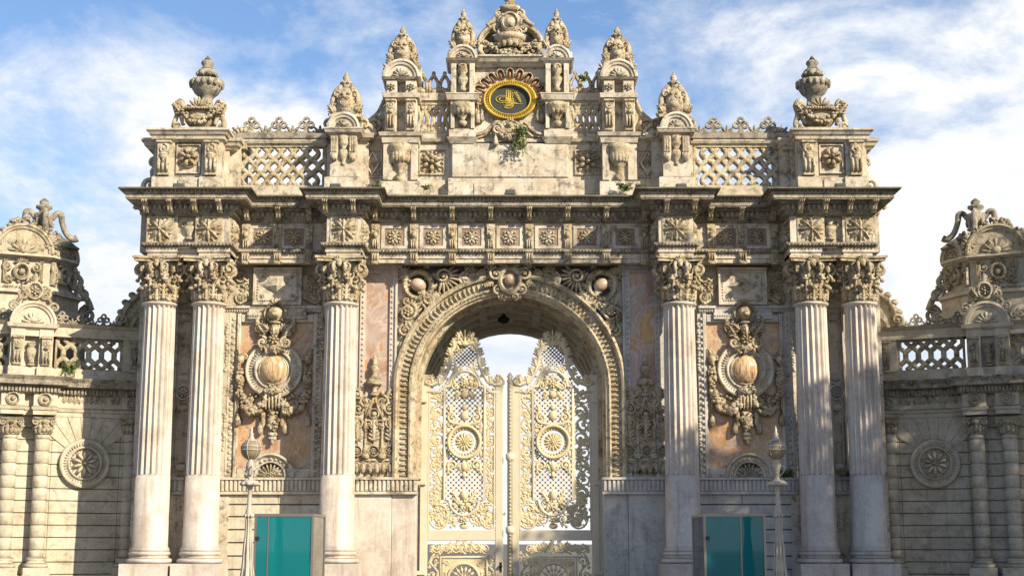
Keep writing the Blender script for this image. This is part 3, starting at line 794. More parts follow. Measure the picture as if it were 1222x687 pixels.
# ================================================================= ENTABLATURE
XA, XB = Xp(177, 275, 1.35), Xp(274, 275, 1.35); XC_, XD_ = Xp(390, 275, 1.35), Xp(431, 275, 1.35)
OI = .52
g1, g2 = Xp(212, 275, 1.3), Xp(239, 275, 1.3)
half = [(XA, -5.6), (XA, 1.35), (g1, 1.35), (g1, 1.22), (g2, 1.22), (g2, 1.35), (XB, 1.35), (XB, OI), (XC_, OI), (XC_, 1.35), (XD_, 1.35), (XD_, OI)]
def simple(h): return [p for p in h if p[0] not in (g1, g2)]
def full(h): return h+[(-x, o) for x, o in reversed(h)]
def sweep(b, path, prof, smooth=False):
    # path in plan (x, o); prof (out, z); mitred corners. Outward is to the left-hand of travel reversed -> computed from the plan
    Np = len(path); dirs = []
    for i in range(Np-1):
        dx, do = path[i+1][0]-path[i][0], path[i+1][1]-path[i][1]; l = math.hypot(dx, do); dirs.append((dx/l, do/l))
    nrm = [(d[1], -d[0]) for d in dirs]           # starts on the +x side going outward (o up) -> normal +x
    vs = []; K = len(prof)
    for i in range(Np):
        if i == 0: mvec = nrm[0]
        elif i == Np-1: mvec = nrm[-1]
        else:
            a, c = nrm[i-1], nrm[i]; s = (a[0]+c[0], a[1]+c[1]); d = 1+a[0]*c[0]+a[1]*c[1]
            mvec = (s[0]/d, s[1]/d)
        for out, z in prof: vs.append((path[i][0]+mvec[0]*out, path[i][1]+mvec[1]*out, z))
    fs = [(i*K+k, (i+1)*K+k, (i+1)*K+k+1, i*K+k+1) for i in range(Np-1) for k in range(K-1)]
    b.add(vs, fs, smooth)
def along(path, prof_out, spacing, fn, ends=.0):
    # calls fn(x, o, angle-matrix, width) at even places on every straight run, pushed out by prof_out
    Np = len(path)
    for i in range(Np-1):
        dx, do = path[i+1][0]-path[i][0], path[i+1][1]-path[i][1]; l = math.hypot(dx, do); d = (dx/l, do/l); n = (d[1], -d[0])
        def turn(j):
            if j <= 0 or j >= Np-1: return 0
            a = (path[j][0]-path[j-1][0], path[j][1]-path[j-1][1]); c = (path[j+1][0]-path[j][0], path[j+1][1]-path[j][1])
            cr = a[0]*c[1]-a[1]*c[0]; return 1 if cr > 0 else -1      # +1 outer corner
        e0, e1 = turn(i)*prof_out, turn(i+1)*prof_out
        L = l+e0+e1
        if L < spacing*.5: continue
        cnt = max(1, round(L/spacing)); st = L/cnt
        ang = atan2(n[1], n[0])-pi/2
        for k in range(cnt):
            t = -e0+st*(k+.5)
            x, o = path[i][0]+d[0]*t+n[0]*prof_out, path[i][1]+d[1]*t+n[1]*prof_out
            fn(Matrix.Translation((x, o, 0)) @ Matrix.Rotation(ang, 4, 'Z'), st, n)
# check turn sign: path goes outward (+o) then inward (-x): cross = (0)(0)-(1)(-1)=+1 -> outer
zA = zar0; zdent0 = zfr1+.02
pathF = full(half); pathS = full(simple(half))
b = MB()
sweep(b, pathF, [(-.3, zA), (0, zA), (0, zA+.10), (.03, zA+.11), (.03, zfr0-.10), (.0, zfr0-.06), (0, zfr1+.05), (-.3, zfr1+.05)])
b.box(-XA+.3, XA-.3, -5.5, OI-.28, zA+.01, zc_top-.2)
ent = build(b, 'entablature', M['stone'], gate)
# soffits under the break-outs
for sx in (-1, 1):
    b = MB(); b.box(sx*XB, sx*XA, -.1, 1.20, zA+.012, zfr1); build(b, 'soffit_block', M['stone'], ent)
    b = MB(); b.box(sx*XC_, sx*XD_, -.1, 1.34, zA+.012, zfr1); build(b, 'soffit_block', M['stone'], ent)
b = MB()
sweep(b, pathS, [(0, zfr0-.09), (.06, zfr0-.07), (.12, zfr0-.03), (.13, zfr0+.02), (.06, zfr0+.03), (0, zfr0+.035)])
def bead(T, st, n): b.T = T; b.blob(0, 0, zfr0-.035, .028, .04, .04, 0, 6, 2); b.T = None
along(pathS, .11, .085, bead)
build(b, 'architrave_moulding', M['cornice'], ent)
# cornice: bed mouldings, corona, gutter
b = MB(); z0 = zfr1; ZT = zc_top; HH = ZT-z0
cprof = [(0, z0), (.05, z0+.02), (.09, z0+.06), (.10, z0+.10), (.14, z0+.11), (.14, z0+HH*.44), (.22, z0+HH*.47), (.24, z0+HH*.55), (.46, z0+HH*.56), (.46, z0+HH*.60), (.48, z0+HH*.61), (.48, z0+HH*.77), (.50, z0+HH*.78), (.53, z0+HH*.84), (.60, z0+HH*.92), (.63, z0+HH*.94), (.63, ZT), (.60, ZT+.01), (.2, ZT+.05), (-.9, ZT+.09)]
sweep(b, pathS, cprof[:14])
b.box(-XA+.35, XA-.35, -5.55, -.3, ZT-.3, ZT+.07)
cor = build(b, 'cornice', M['cornice'], ent)
b = MB(); sweep(b, pathS, cprof[13:]); build(b, 'gutter', M['crust'], cor)
b = MB()
def dent(T, st, n): b.T = T; b.box(-.035, .035, -.01, .075, z0+.14, z0+HH*.42); b.blob(0, .06, z0+HH*.5, .035, .05, .04, 0, 6, 2); b.T = None
along(pathS, .14, .125, dent)
build(b, 'dentils', M['cornice'], cor)
b = MB()
def egg(T, st, n): b.T = T; b.blob(0, 0, z0+.07, .022, .035, .035, 0, 6, 2); b.blob(0, .44, z0+HH*.895, .04, .045, .035, 0, 6, 2); b.T = None
along(pathS, .10, .10, egg)
build(b, 'egg_moulding', M['cornice'], cor)
mod = None
def mk_mod(x, o, T):
    b = MB(); b.T = T
    b.cbox(-.075, .075, 0, .33, z0+HH*.50, z0+HH*.585, .02); b.frus(-.065, .065, 0, .04, z0+.05, -.065, .065, 0, .28, z0+HH*.50)
    for q in (-.045, 0, .045): b.blob(q, .30, z0+HH*.50, .02, .06, .05, 0, 6, 2, True)
    for q in (-.035, .035): b.blob(q, .12, z0+HH*.28, .022, .06, .10, 0, 6, 2, True)
    return b
def put_mod(sx, x, o, ang=0):
    global mod
    if mod is None: mod = build(mk_mod(0, 0, Matrix.Identity(4)), 'modillion', M['carved'], cor, (0, 0, 0))
    c = copy_to(mod, cor, (sx*x, -o, 0)) if mod.get('used') else mod
    if not mod.get('used'): mod['used'] = 1; c.location = (sx*x, -o, 0)
    c.rotation_euler.z = ang*sx
for sx in (-1, 1):
    for px in (173.5, 202.5, 232, 261.5): put_mod(sx, Xp(px, 250, 1.6), 1.49)
    for px in (388, 421.5): put_mod(sx, Xp(px, 250, 1.6), 1.49)
    for px in (294, 332, 369): put_mod(sx, Xp(px, 250, .8), OI+.14)
    for k in range(4): put_mod(sx, (k+.5)*m(45.6), OI+.14)
    for o in (1.0, .3, -.4, -1.1): put_mod(sx, XA+.14, o, pi/2)
# frieze pieces
def starm():
    b = MB(); b.box(-.34, .34, -.02, .02, -.33, .33)
    for i in range(8):
        a = pi/8*0+2*pi*i/8; L = .33 if i % 2 == 0 else .36
        c, s_ = cos(a), sin(a); w = .085
        b.add([(0, .15, 0), (c*L*.5-s_*w, .05, s_*L*.5+c*w), (c*L, .03, s_*L), (c*L*.5+s_*w, .05, s_*L*.5-c*w), (c*L*.5, .15, s_*L*.5)], [(0, 1, 4), (1, 2, 4), (2, 3, 4), (3, 0, 4)])
        a += pi/8; b.blob(cos(a)*.24, .02, sin(a)*.24, .09, .05, .04, a, 6, 2)
    b.blob(0, .12, 0, .05, .07, .05)
    return b
star = None; zst = (zfr0+zfr1)/2+.02
for sx in (-1, 1):
    for (x, o, r) in ((Xp(191.5, 273, 1.35), 1.35, 0), (Xp(249.5, 273, 1.35), 1.35, 0), ((XC_+XD_)/2, 1.35, 0), (XA, 1.0, 1), (XA, .1, 1), (XB, .95, -1), (XC_, .95, 1), (XD_, .95, -1)):
        w = (sx*x, -o, zst)
        if star is None:
            bb = starm(); bb.v = [(p[0]+w[0], p[1]+w[1], p[2]+w[2]) for p in bb.v]; star = build(bb, 'star_flower', M['carved'], ent, w); c = star
        else: c = copy_to(star, ent, w)
        c.rotation_euler.z = sx*r*pi/2
    x = (g1+g2)/2; b = MB(sx); o = 1.22
    b.lathe(x, o, [(.10, zst-.25), (.12, zst-.2), (.06, zst-.14), (.14, zst-.02), (.17, zst+.08), (.10, zst+.14), (.14, zst+.2)], 10)
    for sg in (-1, 1): b.spiral(x+sg*.12, zst+.13, o+.04, .08, 1.2, pi/2, -sg, .025)
    build(b, 'vase_relief', M['carved'], ent)
zr = (zfr0+zfr1)/2-.01; PH = zfr1-zfr0
def panelm(w):
    b = MB(); h = PH*.42
    for (xa, xb, za, zb) in ((-w, -w+.09, -h, h), (w-.09, w, -h, h), (-w+.09, w-.09, -h, -h+.07), (-w+.09, w-.09, h-.07, h)): b.box(xa, xb, -.01, .035, za, zb)
    return b
def rosm():
    b = MB(); b.flower(0, 0, .01, .19, 8, .07, .35); b.flower(0, 0, .04, .10, 6, .05, .4)
    for i in range(8):
        a = 2*pi*i/8; b.blob(.18*cos(a), .01, .18*sin(a), .035, .05, .035, a, 6, 2)
    return b
def grdm():
    b = MB(); b.box(-.25, .25, -.01, .012, -.23, .23); return b
def brkm():
    b = MB(); h = PH*.5
    b.cbox(-.11, .11, 0, .10, h-.12, h-.02, .01); b.frus(-.09, .09, 0, .05, -h+.05, -.09, .09, 0, .13, h-.12)
    for q in (-.055, 0, .055): b.blob(q, .05, -h+.17, .028, .08, .15, 0, 6, 3)
    b.blob(0, .1, .05, .07, .08, .09); b.blob(0, .1, .2, .08, .05, .04)
    # lower console on the architrave
    zl = -h-.17; b.cbox(-.11, .11, 0, .15, zl+.12, zl+.16, .01); b.cbox(-.10, .10, 0, .11, zl-.13, zl+.14, .01)
    for q in (-.06, 0, .06): b.blob(q, .1, zl, .026, .07, .11, 0, 6, 3, True)
    b.blob(0, .08, zl-.16, .10, .08, .05, 0, 8, 3, True)
    return b
srcs = {}
def put(key, maker, name, mat, parent, w, rot=0, arg=None):
    if key not in srcs:
        bb = maker(arg) if arg is not None else maker()
        bb.v = [(p[0]+w[0], p[1]+w[1], p[2]+w[2]) for p in bb.v]; srcs[key] = build(bb, name, mat, parent, w); c = srcs[key]
    else: c = copy_to(srcs[key], parent, w)
    c.rotation_euler.z = rot; return c
def fixm(bb): return bb
for k in range(-3, 4):
    put('grd', grdm, 'frieze_ground', M['friezebg'], ent, (k*m(45.6), -OI, zr)); put('pc', panelm, 'frieze_frame', M['stone'], ent, (k*m(45.6), -OI, zr), 0, .34); put('ros', rosm, 'frieze_rosette', M['carved'], ent, (k*m(45.6), -OI, zr))
for k in range(-4, 4): put('brk', brkm, 'frieze_bracket', M['carved'], ent, ((k+.5)*m(45.6), -OI, zr))
for sx in (-1, 1):
    for px in (314, 351): put('grd', grdm, 'frieze_ground', M['friezebg'], ent, (sx*Xp(px, 281, OI), -OI, zr)); put('pc', panelm, 'frieze_frame', M['stone'], ent, (sx*Xp(px, 281, OI), -OI, zr), 0, .34); put('ros', rosm, 'frieze_rosette', M['carved'], ent, (sx*Xp(px, 281, OI), -OI, zr))
    for px in (294, 332, 369): put('brk', brkm, 'frieze_bracket', M['carved'], ent, (sx*Xp(px, 281, OI), -OI, zr))
# ================================================================= THE ATTIC
def pinnacle(b, cx, o, z0, w, h):
    # piled scrolls and buds under a little pine-cone finial
    b.box(cx-w*.48, cx+w*.48, o-.25, o+.14, z0, z0+h*.06)
    for sg in (-1, 1):
        b.spiral(cx+sg*w*.34, z0+h*.16, o+.08, w*.17, 1.4, pi/2, sg, w*.055); b.spiral(cx+sg*w*.30, z0+h*.16, o-.18, w*.15, 1.3, pi/2, sg, w*.05)
        b.leaf(cx+sg*w*.36, z0+h*.08, o+.1, pi/2-sg*.5, h*.22, w*.25, 3, .08)
        b.tube([(cx+sg*w*.38, o, z0+h*.2), (cx+sg*w*.38, o, z0+h*.40), (cx+sg*w*.30, o, z0+h*.56), (cx+sg*w*.16, o, z0+h*.70)], [w*.10, w*.10, w*.09, w*.07], 8)
        b.spiral(cx+sg*w*.27, z0+h*.50, o+.08, w*.14, 1.3, -pi/2, -sg, w*.055); b.blob(cx+sg*w*.18, o, z0+h*.62, w*.10, .10, h*.08, 0, 8, 3, True)
        b.blob(cx+sg*w*.36, o, z0+h*.17, w*.15, .16, h*.11, 0, 10, 4, True)
    b.blob(cx, o+.06, z0+h*.26, w*.22, .22, h*.14, 0, 12, 4, True); b.clump(cx, z0+h*.36, o+.16, w*.2, h*.2, 14, w*.09, .08, 4); b.blob(cx, o+.12, z0+h*.27, w*.12, .12, w*.12, 0, 10, 4)
    b.fan(cx, z0+h*.44, o+.1, w*.2, -2.6, -.5, 5, .07, .1)
    b.lathe(cx, o-.02, [(w*.30, z0+h*.06), (w*.30, z0+h*.34), (w*.24, z0+h*.52), (w*.17, z0+h*.62), (w*.09, z0+h*.68), (w*.15, z0+h*.74), (w*.16, z0+h*.78), (w*.08, z0+h*.82), (w*.11, z0+h*.87), (w*.09, z0+h*.91), (w*.04, z0+h*.95), (w*.045, z0+h*.97), (.0, z0+h)], 10)
    for q in range(6):
        a = 2*pi*q/6; b.blob(cx+cos(a)*w*.15, o-.02+sin(a)*w*.15, z0+h*.76, .045, .045, .04, 0, 6, 2, True)
def hood(b, cx, o0, o1, z, r, tri=True):
    b.halfdisc(cx, z, o0, o1-.06, r, 18)
    b.arc(cx, z, [(r, o0), (r+.02, o1), (r-.04, o1+.02), (r-.07, o1-.01), (r-.12, o1-.02), (r-.13, o1-.06)], 0, pi, 20)
    b.fan(cx, z+.01, o1-.06, r*.55, .2, pi-.2, 7, .07, .15); b.blob(cx, o1-.05, z+.1, r*.2, .08, r*.18)
def console(b, x, o, z0, z1, w, g=3):
    h = z1-z0
    b.cbox(x-w/2, x+w/2, o-.05, o+.16, z1-.06, z1, .01)
    b.spiral(x, z1-.06-w*.4, o+.10, w*.34, 1.3, pi/2, 1, w*.12)
    b.frus(x-w*.38, x+w*.38, o-.05, o+.06, z0, x-w*.4, x+w*.4, o-.05, o+.12, z1-.06)
    for i in range(g): b.blob(x+(i-(g-1)/2)*w*.28, o+.07, z0+h*.30, w*.13, .10, h*.24, 0, 7, 3)
    b.blob(x, o+.1, z0+h*.60, w*.25, .08, h*.08)
def lattice(b, x0, x1, z0, z1, o0, o1, cell, per, w=.045, kind='sin'):
    n = max(1, round((x1-x0)/cell)); c = (x1-x0)/n; zm = (z0+z1)/2
    for i in range(n+1):
        for sg in (-1, 1):
            pts = []; K = 22
            for k in range(K+1):
                z = z0+(z1-z0)*k/K; ph = 2*pi*(z-zm)/per
                if kind == 'sin': v = cos(ph)
                elif kind == 'hex': v = max(-1, min(1, 1.7*(1-2*abs(((ph/pi) % 2)-1)) * -1 if False else 1.8*(2*abs(((ph/pi+0) % 2)-1)-1)))
                else: v = cos(ph)
                x = x0+c*i+sg*c/2*v*.96
                if x < x0-.001 or x > x1+.001: x = min(max(x, x0), x1)
                pts.append((x, z))
            if (i == 0 and sg < 0) or (i == n and sg > 0): continue
            b.ribbon(pts, w, o0, o1, False, .012)
    b.box(x0-.02, x1+.02, o0-.01, o1+.02, z0-.05, z0); b.box(x0-.02, x1+.02, o0-.01, o1+.02, z1, z1+.05)
    b.box(x0-.05, x0, o0-.01, o1+.012, z0, z1); b.box(x1, x1+.05, o0-.01, o1+.012, z0, z1)
def cresting(b, x0, x1, z, h, o, n, phase=0):
    # tall ringed palmettes alternating with low shells
    for i in range(n):
        x = x0+(x1-x0)*(i+.5)/n
        if (i+phase) % 2 == 0:
            r = h*.21
            b.arc(x, z+h*.80, [(r, o-.04), (r, o+.06), (r*.45, o+.06), (r*.45, o-.04), (r, o-.04)], 0, 2*pi, 12)
            for sg in (-1, 1): b.arc(x+sg*h*.24, z+h*.55, [(r, o-.04), (r, o+.06), (r*.4, o+.06), (r*.4, o-.04), (r, o-.04)], 0, 2*pi, 12)
            b.box(x-h*.10, x+h*.10, o-.04, o+.05, z, z+h*.68); b.box(x-h*.3, x+h*.3, o-.035, o+.045, z, z+h*.12); b.blob(x, o, z+h*.98, h*.06, .05, h*.06, 0, 6, 2, True)
            for sg in (-1, 1): b.ribbon([(x, z+h*.35), (x+sg*h*.15, z+h*.12), (x+sg*h*.34, z+h*.08), (x+sg*h*.45, z+h*.22)], h*.16, o-.03, o+.05, False, .01)
        else:
            b.fan(x, z+h*.05, o, h*.52, .25, pi-.25, 5, .06, .05, 1.0, True); b.blob(x, o, z+h*.12, h*.16, .08, h*.12, 0, 8, 3, True)
        if i: b.box(x-(x1-x0)/n*.5-.05, x-(x1-x0)/n*.5+.05, o-.03, o+.04, z, z+h*.16)
zt0 = zc_top+.03
for sx in (-1, 1):
    # ---------- outer pedestal
    x0, x1 = Xp(264, 190, 1.2), Xp(184, 190, 1.2); o1 = 1.2
    b = MB(sx)
    zA1, zA2, zA3, zA4 = Zp(210, 1.2), Zp(168, 1.2), Zp(160, 1.35), Zp(152.5, 1.4)
    b.box(x0+.012, x1-.012, -.6, o1-.12, zt0-.05, zA2)
    b.box(x0-.36, x0+.02, -.6, .55, zt0-.05, zA2); b.box(x0-.10, x0+.02, -.6, .7, zt0-.05, zA2); b.box(x1-.01, x1+.14, -1.2, .75, zt0-.05, zA2)
    b.tiers(x0, x1, -.3, o1-.1, [(zt0-.05, .06, zA1-.03, .06), (zA1-.03, .06, zA1, 0)])
    for (a, c) in ((x0, x0+.50), (x1-.50, x1)): b.tiers(a, c, .3, o1-.02, [(zt0-.04, .04, zA1-.03, .04), (zA1-.03, .04, zA1+.02, 0), (zA1+.02, 0, zA2-.02, 0)])
    b.tiers(x0, x1, -.6, o1, [(zA2-.03, 0, zA2+.03, .05), (zA2+.03, .07, zA3, .09), (zA3, .12, zA4-.05, .18), (zA4-.05, .2, zA4, .2)])
    b.tiers(x0-.28, x1+.28, -.9, .75, [(zA2-.10, 0, zA2-.02, .05), (zA2-.02, .08, zA3-.05, .12), (zA3-.05, .15, zA4-.12, .17)])
    b.ribbon([(x0+.56, zA1+.10), (x1-.56, zA1+.10), (x1-.56, zA2-.08), (x0+.56, zA2-.08)], .05, o1-.12, o1-.06, True)
    b.box((x0+x1)/2-.22, (x0+x1)/2+.22, o1-.1, o1+.0, zt0, zA1-.08)
    # side scroll
    for k, (xx, sg) in enumerate(((x1+.14, 1),)):
        b.spiral(xx+.14, zt0+.42, .35, .26, 1.3, pi, 1, .09); b.spiral(xx+.08, zA2-.35, .35, .18, 1.2, -pi/2, -1, .07); b.tube([(xx+.02, .35, zt0+.5), (xx+.10, .35, (zt0+zA2)/2+.1), (xx-.02, .35, zA2-.3)], [.12, .08, .08], 8)
    ped = build(b, 'attic_pedestal', M['stone'], gate)
    for xx in (x0+.25, x1-.25):
        b = MB(sx); console(b, xx, o1, zA1+.02, zA2-.02, .38); b.blob(xx, o1+.05, (zA1+zA2)/2+.05, .12, .12, .14); b.leaf(xx, (zA1+zA2)/2-.1, o1+.03, pi/2, .35, .22, 3, .1)
        build(b, 'console', M['carved'], ped)
    b = MB(sx); mx, mz = (x0+x1)/2, (zA1+zA2)/2+.05
    b.disc(mx, mz, o1-.12, o1-.06, .27); b.flower(mx, mz, o1-.08, .26, 7, .15, .28)
    build(b, 'rosette', M['carved'], ped)
    # urn: a garlanded cradle in front, tiered vase behind
    b = MB(sx); ux, uz = mx-.20, zA4; uo = .95; W = 1.33
    b.tiers(ux-.5, ux+.5, .3, 1.15, [(uz, .05, uz+.08, .05)])
    # boat-shaped body
    vs = []; fs = []
    for i in range(9):
        t = i/8; rr = .38*sin(t*pi/2*.98+.02)+.02
        for j in range(16):
            a = 2*pi*j/16; vs.append((ux+rr*1.15*cos(a), uo-.15+rr*.75*sin(a), uz+.08+.50*t**1.6))
    for i in range(8):
        for j in range(16): fs.append((i*16+j, i*16+(j+1) % 16, (i+1)*16+(j+1) % 16, (i+1)*16+j))
    fs.append(tuple(range(128, 144))); b.add(vs, fs, True)
    b.tube([(ux+.46*cos(2*pi*j/20), uo-.15+.34*sin(2*pi*j/20), uz+.60) for j in range(21)], .045, 6)
    for sg in (-1, 1):
        b.tube([(ux+sg*.40, uo, uz+.20), (ux+sg*.46, uo, uz+.45), (ux+sg*.44, uo, uz+.70), (ux+sg*.52, uo, uz+.82), (ux+sg*.62, uo, uz+.70), (ux+sg*.58, uo, uz+.48), (ux+sg*.64, uo, uz+.22), (ux+sg*.58, uo, uz+.05)], [.05, .07, .08, .09, .08, .06, .07, .09], 8)
        b.spiral(ux+sg*.50, uz+.66, uo+.07, .14, 1.5, pi/2, -sg, .05); b.spiral(ux+sg*.56, uz+.14, uo+.05, .11, 1.3, 0, sg, .045)
        b.leaf(ux+sg*.42, uz+.45, uo+.1, pi/2-sg*.7, .4, .25, 4, .1)
    b.garland((ux-.42, uo+.18, uz+.58), (ux+.42, uo+.18, uz+.58), .32, .11, 14, 8)
    b.garland((ux-.5, uo-.45, uz+.6), (ux+.5, uo-.45, uz+.6), .3, .11, 12, 9)
    b.fan(ux, uz+.60, uo+.1, .34, .3, pi-.3, 7, .1, .15)
    b.beads(ux-.4, uz+.60, ux+.4, uz+.60, uo+.22, .04, 12)
    u = build(b, 'urn', M['carved'], ped)
    b = MB(sx); vx = Xp(246.5, 110, -.15); vo = -.15; zv = uz
    v1 = Zp(138, vo); v2 = Zp(114, vo); v3 = Zp(99, vo); v4 = Zp(93, vo); v5 = Zp(83, vo); v6 = Zp(67, vo)
    b.lathe(vx, vo, [(.30, zv), (.24, v1), (.20, v2-.3), (.17, v2-.10), (.22, v2-.04), (.31, v2+.04), (.38, v2+.16), (.43, v3-.04), (.44, v3+.03), (.38, v3+.06), (.20, v3+.08), (.13, v3+.14), (.13, v4), (.22, v4+.04), (.25, v4+.1), (.23, v5-.04), (.15, v5+.02), (.12, v5+.08), (.17, v5+.16), (.15, v5+.22), (.06, v5+.28), (.08, v6-.1), (.02, v6)], 16)
    for q in range(16):
        a = 2*pi*q/16; b.blob(vx+.41*cos(a), vo+.41*sin(a), v3-.05, .065, .06, .11, 0, 7, 3, True)
        if q % 2: b.blob(vx+.23*cos(a), vo+.23*sin(a), v4+.08, .08, .08, .08, 0, 6, 3, True)
    for q in range(5): b.leaf(vx+(q-2)*.1, v1-.1, vo+.3, pi/2, .4, .2, 3, .06)
    build(b, 'vase', M['cornice'], ped)
    b = MB(sx)      # scroll wing toward the balustrade
    sxx = x0-.36; b.spiral(sxx, zA4-.02, .35, .30, 1.6, pi*.9, -1, .09); b.box(x0-.5, x0, .1, .5, zA3-.15, zA4-.1)
    b.fan(sxx, zA4-.02, .4, .34, .3, 2.6, 7, .07, .5)
    build(b, 'scroll', M['carved'], ped)
    # ---------- openwork balustrade
    a0, a1 = Xp(390, 200, .3), Xp(279, 200, .3); ob = .3
    zb0, zb1 = Zp(222, ob), Zp(177, ob)
    b = MB(sx); b.box(a0, a1, ob-.18, ob+.16, zt0-.05, zb0-.04)
    zr0, zr1 = Zp(174.5, ob+.1), Zp(160, ob+.1)
    b.tiers(a0, a1, ob-.12, ob+.12, [(zb1+.05, 0, zr0+.06, .03), (zr0+.06, .05, zr0+.12, .08), (zr0+.2, 0, zr1-.12, 0), (zr0+.12, 0, zr0+.2, 0), (zr1-.12, .04, zr1, .10)])
    bal = build(b, 'balustrade', M['stone'], gate)
    b = MB(sx); lattice(b, a0+.05, a1-.05, zb0, zb1, ob-.07, ob+.09, m(16.4), (zb1-zb0)*.72, .115)
    cw = (a1-a0-.1)/max(1, round((a1-a0-.1)/m(16.4)))
    build(b, 'openwork', M['carved'], bal)
    b = MB(sx); cresting(b, a0+.02, a1+.1, zr1, .48, ob, 7, 1); build(b, 'cresting', M['cornice'], bal)
    # ---------- inner pedestal
    x0, x1 = Xp(425, 190, 1.1), Xp(393.5, 190, 1.1); o1 = 1.1; zb = Zp(209, 1.1); zq = Zp(160, 1.15); zc = Zp(150.5, 1.3)
    b = MB(sx)
    b.box(x0+.02, x1-.02, -.4, o1-.16, zt0-.05, zq); b.box(x0-.25, x1-.15, -.4, .5, zt0-.05, zq); b.box(x1-.1, x1+.16, -.4, .42, zt0-.05, zq)
    b.tiers(x0, x1, -.3, o1-.1, [(zt0-.04, .12, zb-.05, .12), (zb-.05, .12, zb, 0), (zb, 0, zb+.5, 0), (zb+.5, 0, zb+.5, -.06)])
    b.tiers(x0, x1, -.4, o1-.05, [(zq, .02, zq+.05, .08), (zq+.05, .12, zc-.03, .16), (zc-.03, .17, zc, .17)])
    b.tiers(x0-.25, x0+.2, -.4, .55, [(zq, .02, zq+.05, .08), (zq+.05, .12, zc, .16)])
    for xx in (x0+.10, x1-.10): b.cbox(xx-.10, xx+.10, o1-.2, o1-.02, zb+.52, zq, .012)
    hr = .40; hood(b, (x0+x1)/2, .2, o1+.08, zc, hr)
    b.T = Matrix.Translation((x0-.10, 0, 0)); b.halfdisc(0, zc, -.3, .45, .34); b.arc(0, zc, [(.36, .4), (.36, .5), (.28, .5), (.24, .45)], 0, pi, 14); b.T = None
    # hood turned to the outer side
    b.T = Matrix.Translation((x1-.02, .35, 0)) @ Matrix.Rotation(-pi/2, 4, 'Z'); hood(b, 0, -.5, .10, zc, .36); b.T = None
    b.T = Matrix.Translation((x0+.02, .35, 0)) @ Matrix.Rotation(pi/2, 4, 'Z'); hood(b, 0, -.5, .10, zc, .36); b.T = None
    ped = build(b, 'attic_pedestal', M['stone'], gate)
    b = MB(sx)
    for xx in (x0+.10, x1-.10):
        for i in range(3): b.box(xx-.075+i*.055, xx-.035+i*.055, o1-.03, o1+.005, zb+.62, zq-.04)
        b.blob(xx, o1-.06, zb+.50, .10, .10, .13, 0, 8, 3, True)
    xm = (x0+x1)/2
    b.lathe(xm, o1-.10, [(.03, zb+.28), (.06, zb+.33), (.04, zb+.38), (.10, zb+.48), (.13, zb+.60), (.10, zb+.68), (.06, zb+.72), (.12, zb+.80), (.14, zb+.86), (.12, zb+.95), (.15, zq-.02)], 12)
    build(b, 'console', M['carved'], ped)
    b = MB(sx); pinnacle(b, xm, .75, zc+hr-.03, .84, Zp(86, .75)-zc-hr+.03)
    for sg in (-1, 1): b.spiral(xm+sg*.46, zc+.28, .5, .18, 1.3, -pi/2, -sg, .06); b.leaf(xm+sg*.4, zc+.35, .6, pi/2+sg*.5, .4, .3, 4, .12)
    build(b, 'pinnacle', M['carved'], ped)
    # ---------- diamond wall between
    xa, xb = Xp(459, 190, .3), Xp(425, 190, .3); ow = .3; zw = Zp(169, ow)
    b = MB(sx); b.box(xa, xb, -.6, ow, zt0-.05, zw); b.tiers(xa, xb, -.4, ow, [(zw, 0, zw+.05, .06), (zw+.05, .10, zw+.12, .10)]); b.box(xa, xb, -.5, ow+.06, zt0, Zp(214, ow))
    xm, zm = Xp(444.8, 196, ow), Zp(196, ow)
    b.ribbon([(xm-.22, zm-.36), (xm+.22, zm-.36), (xm+.22, zm+.36), (xm-.22, zm+.36)], .05, ow, ow+.05, True)
    b.ribbon([(xm-.17, zm), (xm, zm-.3), (xm+.17, zm), (xm, zm+.3)], .05, ow, ow+.10, True); b.flower(xm, zm, ow, .10, 6, .08)
    for q in (-1, 1):
        for r in (-1, 1): b.blob(xm+q*.16, ow, zm+r*.28, .05, .05, .07, q*r*.6, 6, 2)
    aw = build(b, 'attic_wall', M['stone'], gate)
    b = MB(sx); xs_, zs_ = Xp(447, 150, .2), Zp(153, .2)
    b.spiral(xs_, zs_, .35, .24, 1.7, -pi/2, 1, .075); b.flower(xs_, zs_, .38, .11, 6, .08)
    b.poly([(xa-.05, zw+.10), (xb+.15, zw+.10), (xb+.05, zw+.22), (xb-.1, zw+.32), (xb-.3, zw+.52), (xa+.15, zw+.72), (xa+.02, zw+1.0), (xa-.05, zw+1.15)], -.1, .32)
    b.tube([(xb+.1, .34, zw+.20), (xb-.15, .34, zw+.38), (xb-.35, .34, zw+.58), (xa+.18, .34, zw+.78), (xa+.04, .34, zw+1.1)], .05, 6)
    build(b, 'scroll_buttress', M['carved'], aw)
    # ---------- tower with bracket bowl
    x0, x1 = Xp(495, 190, .75), Xp(460, 190, .75); o1 = .75
    zb = Zp(214, .8); z1_, z2_ = Zp(169.5, .9), Zp(154, 1.05); z3, z4 = Zp(115, 1.0), Zp(108, 1.0); z5, z6 = Zp(92.5, 1.0), Zp(88, 1.05)
    b = MB(sx); xm = (x0+x1)/2
    b.box(x0+.02, x1-.02, -.4, o1-.25, zt0, z6); b.tiers(x0, x1, -.4, o1-.12, [(zt0-.04, .14, zb-.04, .14), (zb-.04, .14, zb, 0), (zb, 0, z1_, 0)])
    for xx in (x0+.05, x1-.05): b.cbox(xx-.12, xx+.06 if xx < xm else xx+.12, o1-.3, o1-.03, zb, z1_, .012)
    b.tiers(x0, x1, -.4, o1-.1, [(z1_-.05, 0, z1_+.03, .06), (z1_+.03, .09, z2_-.1, .12), (z2_-.1, .16, z2_-.02, .19), (z2_-.02, .19, z2_, .17)])
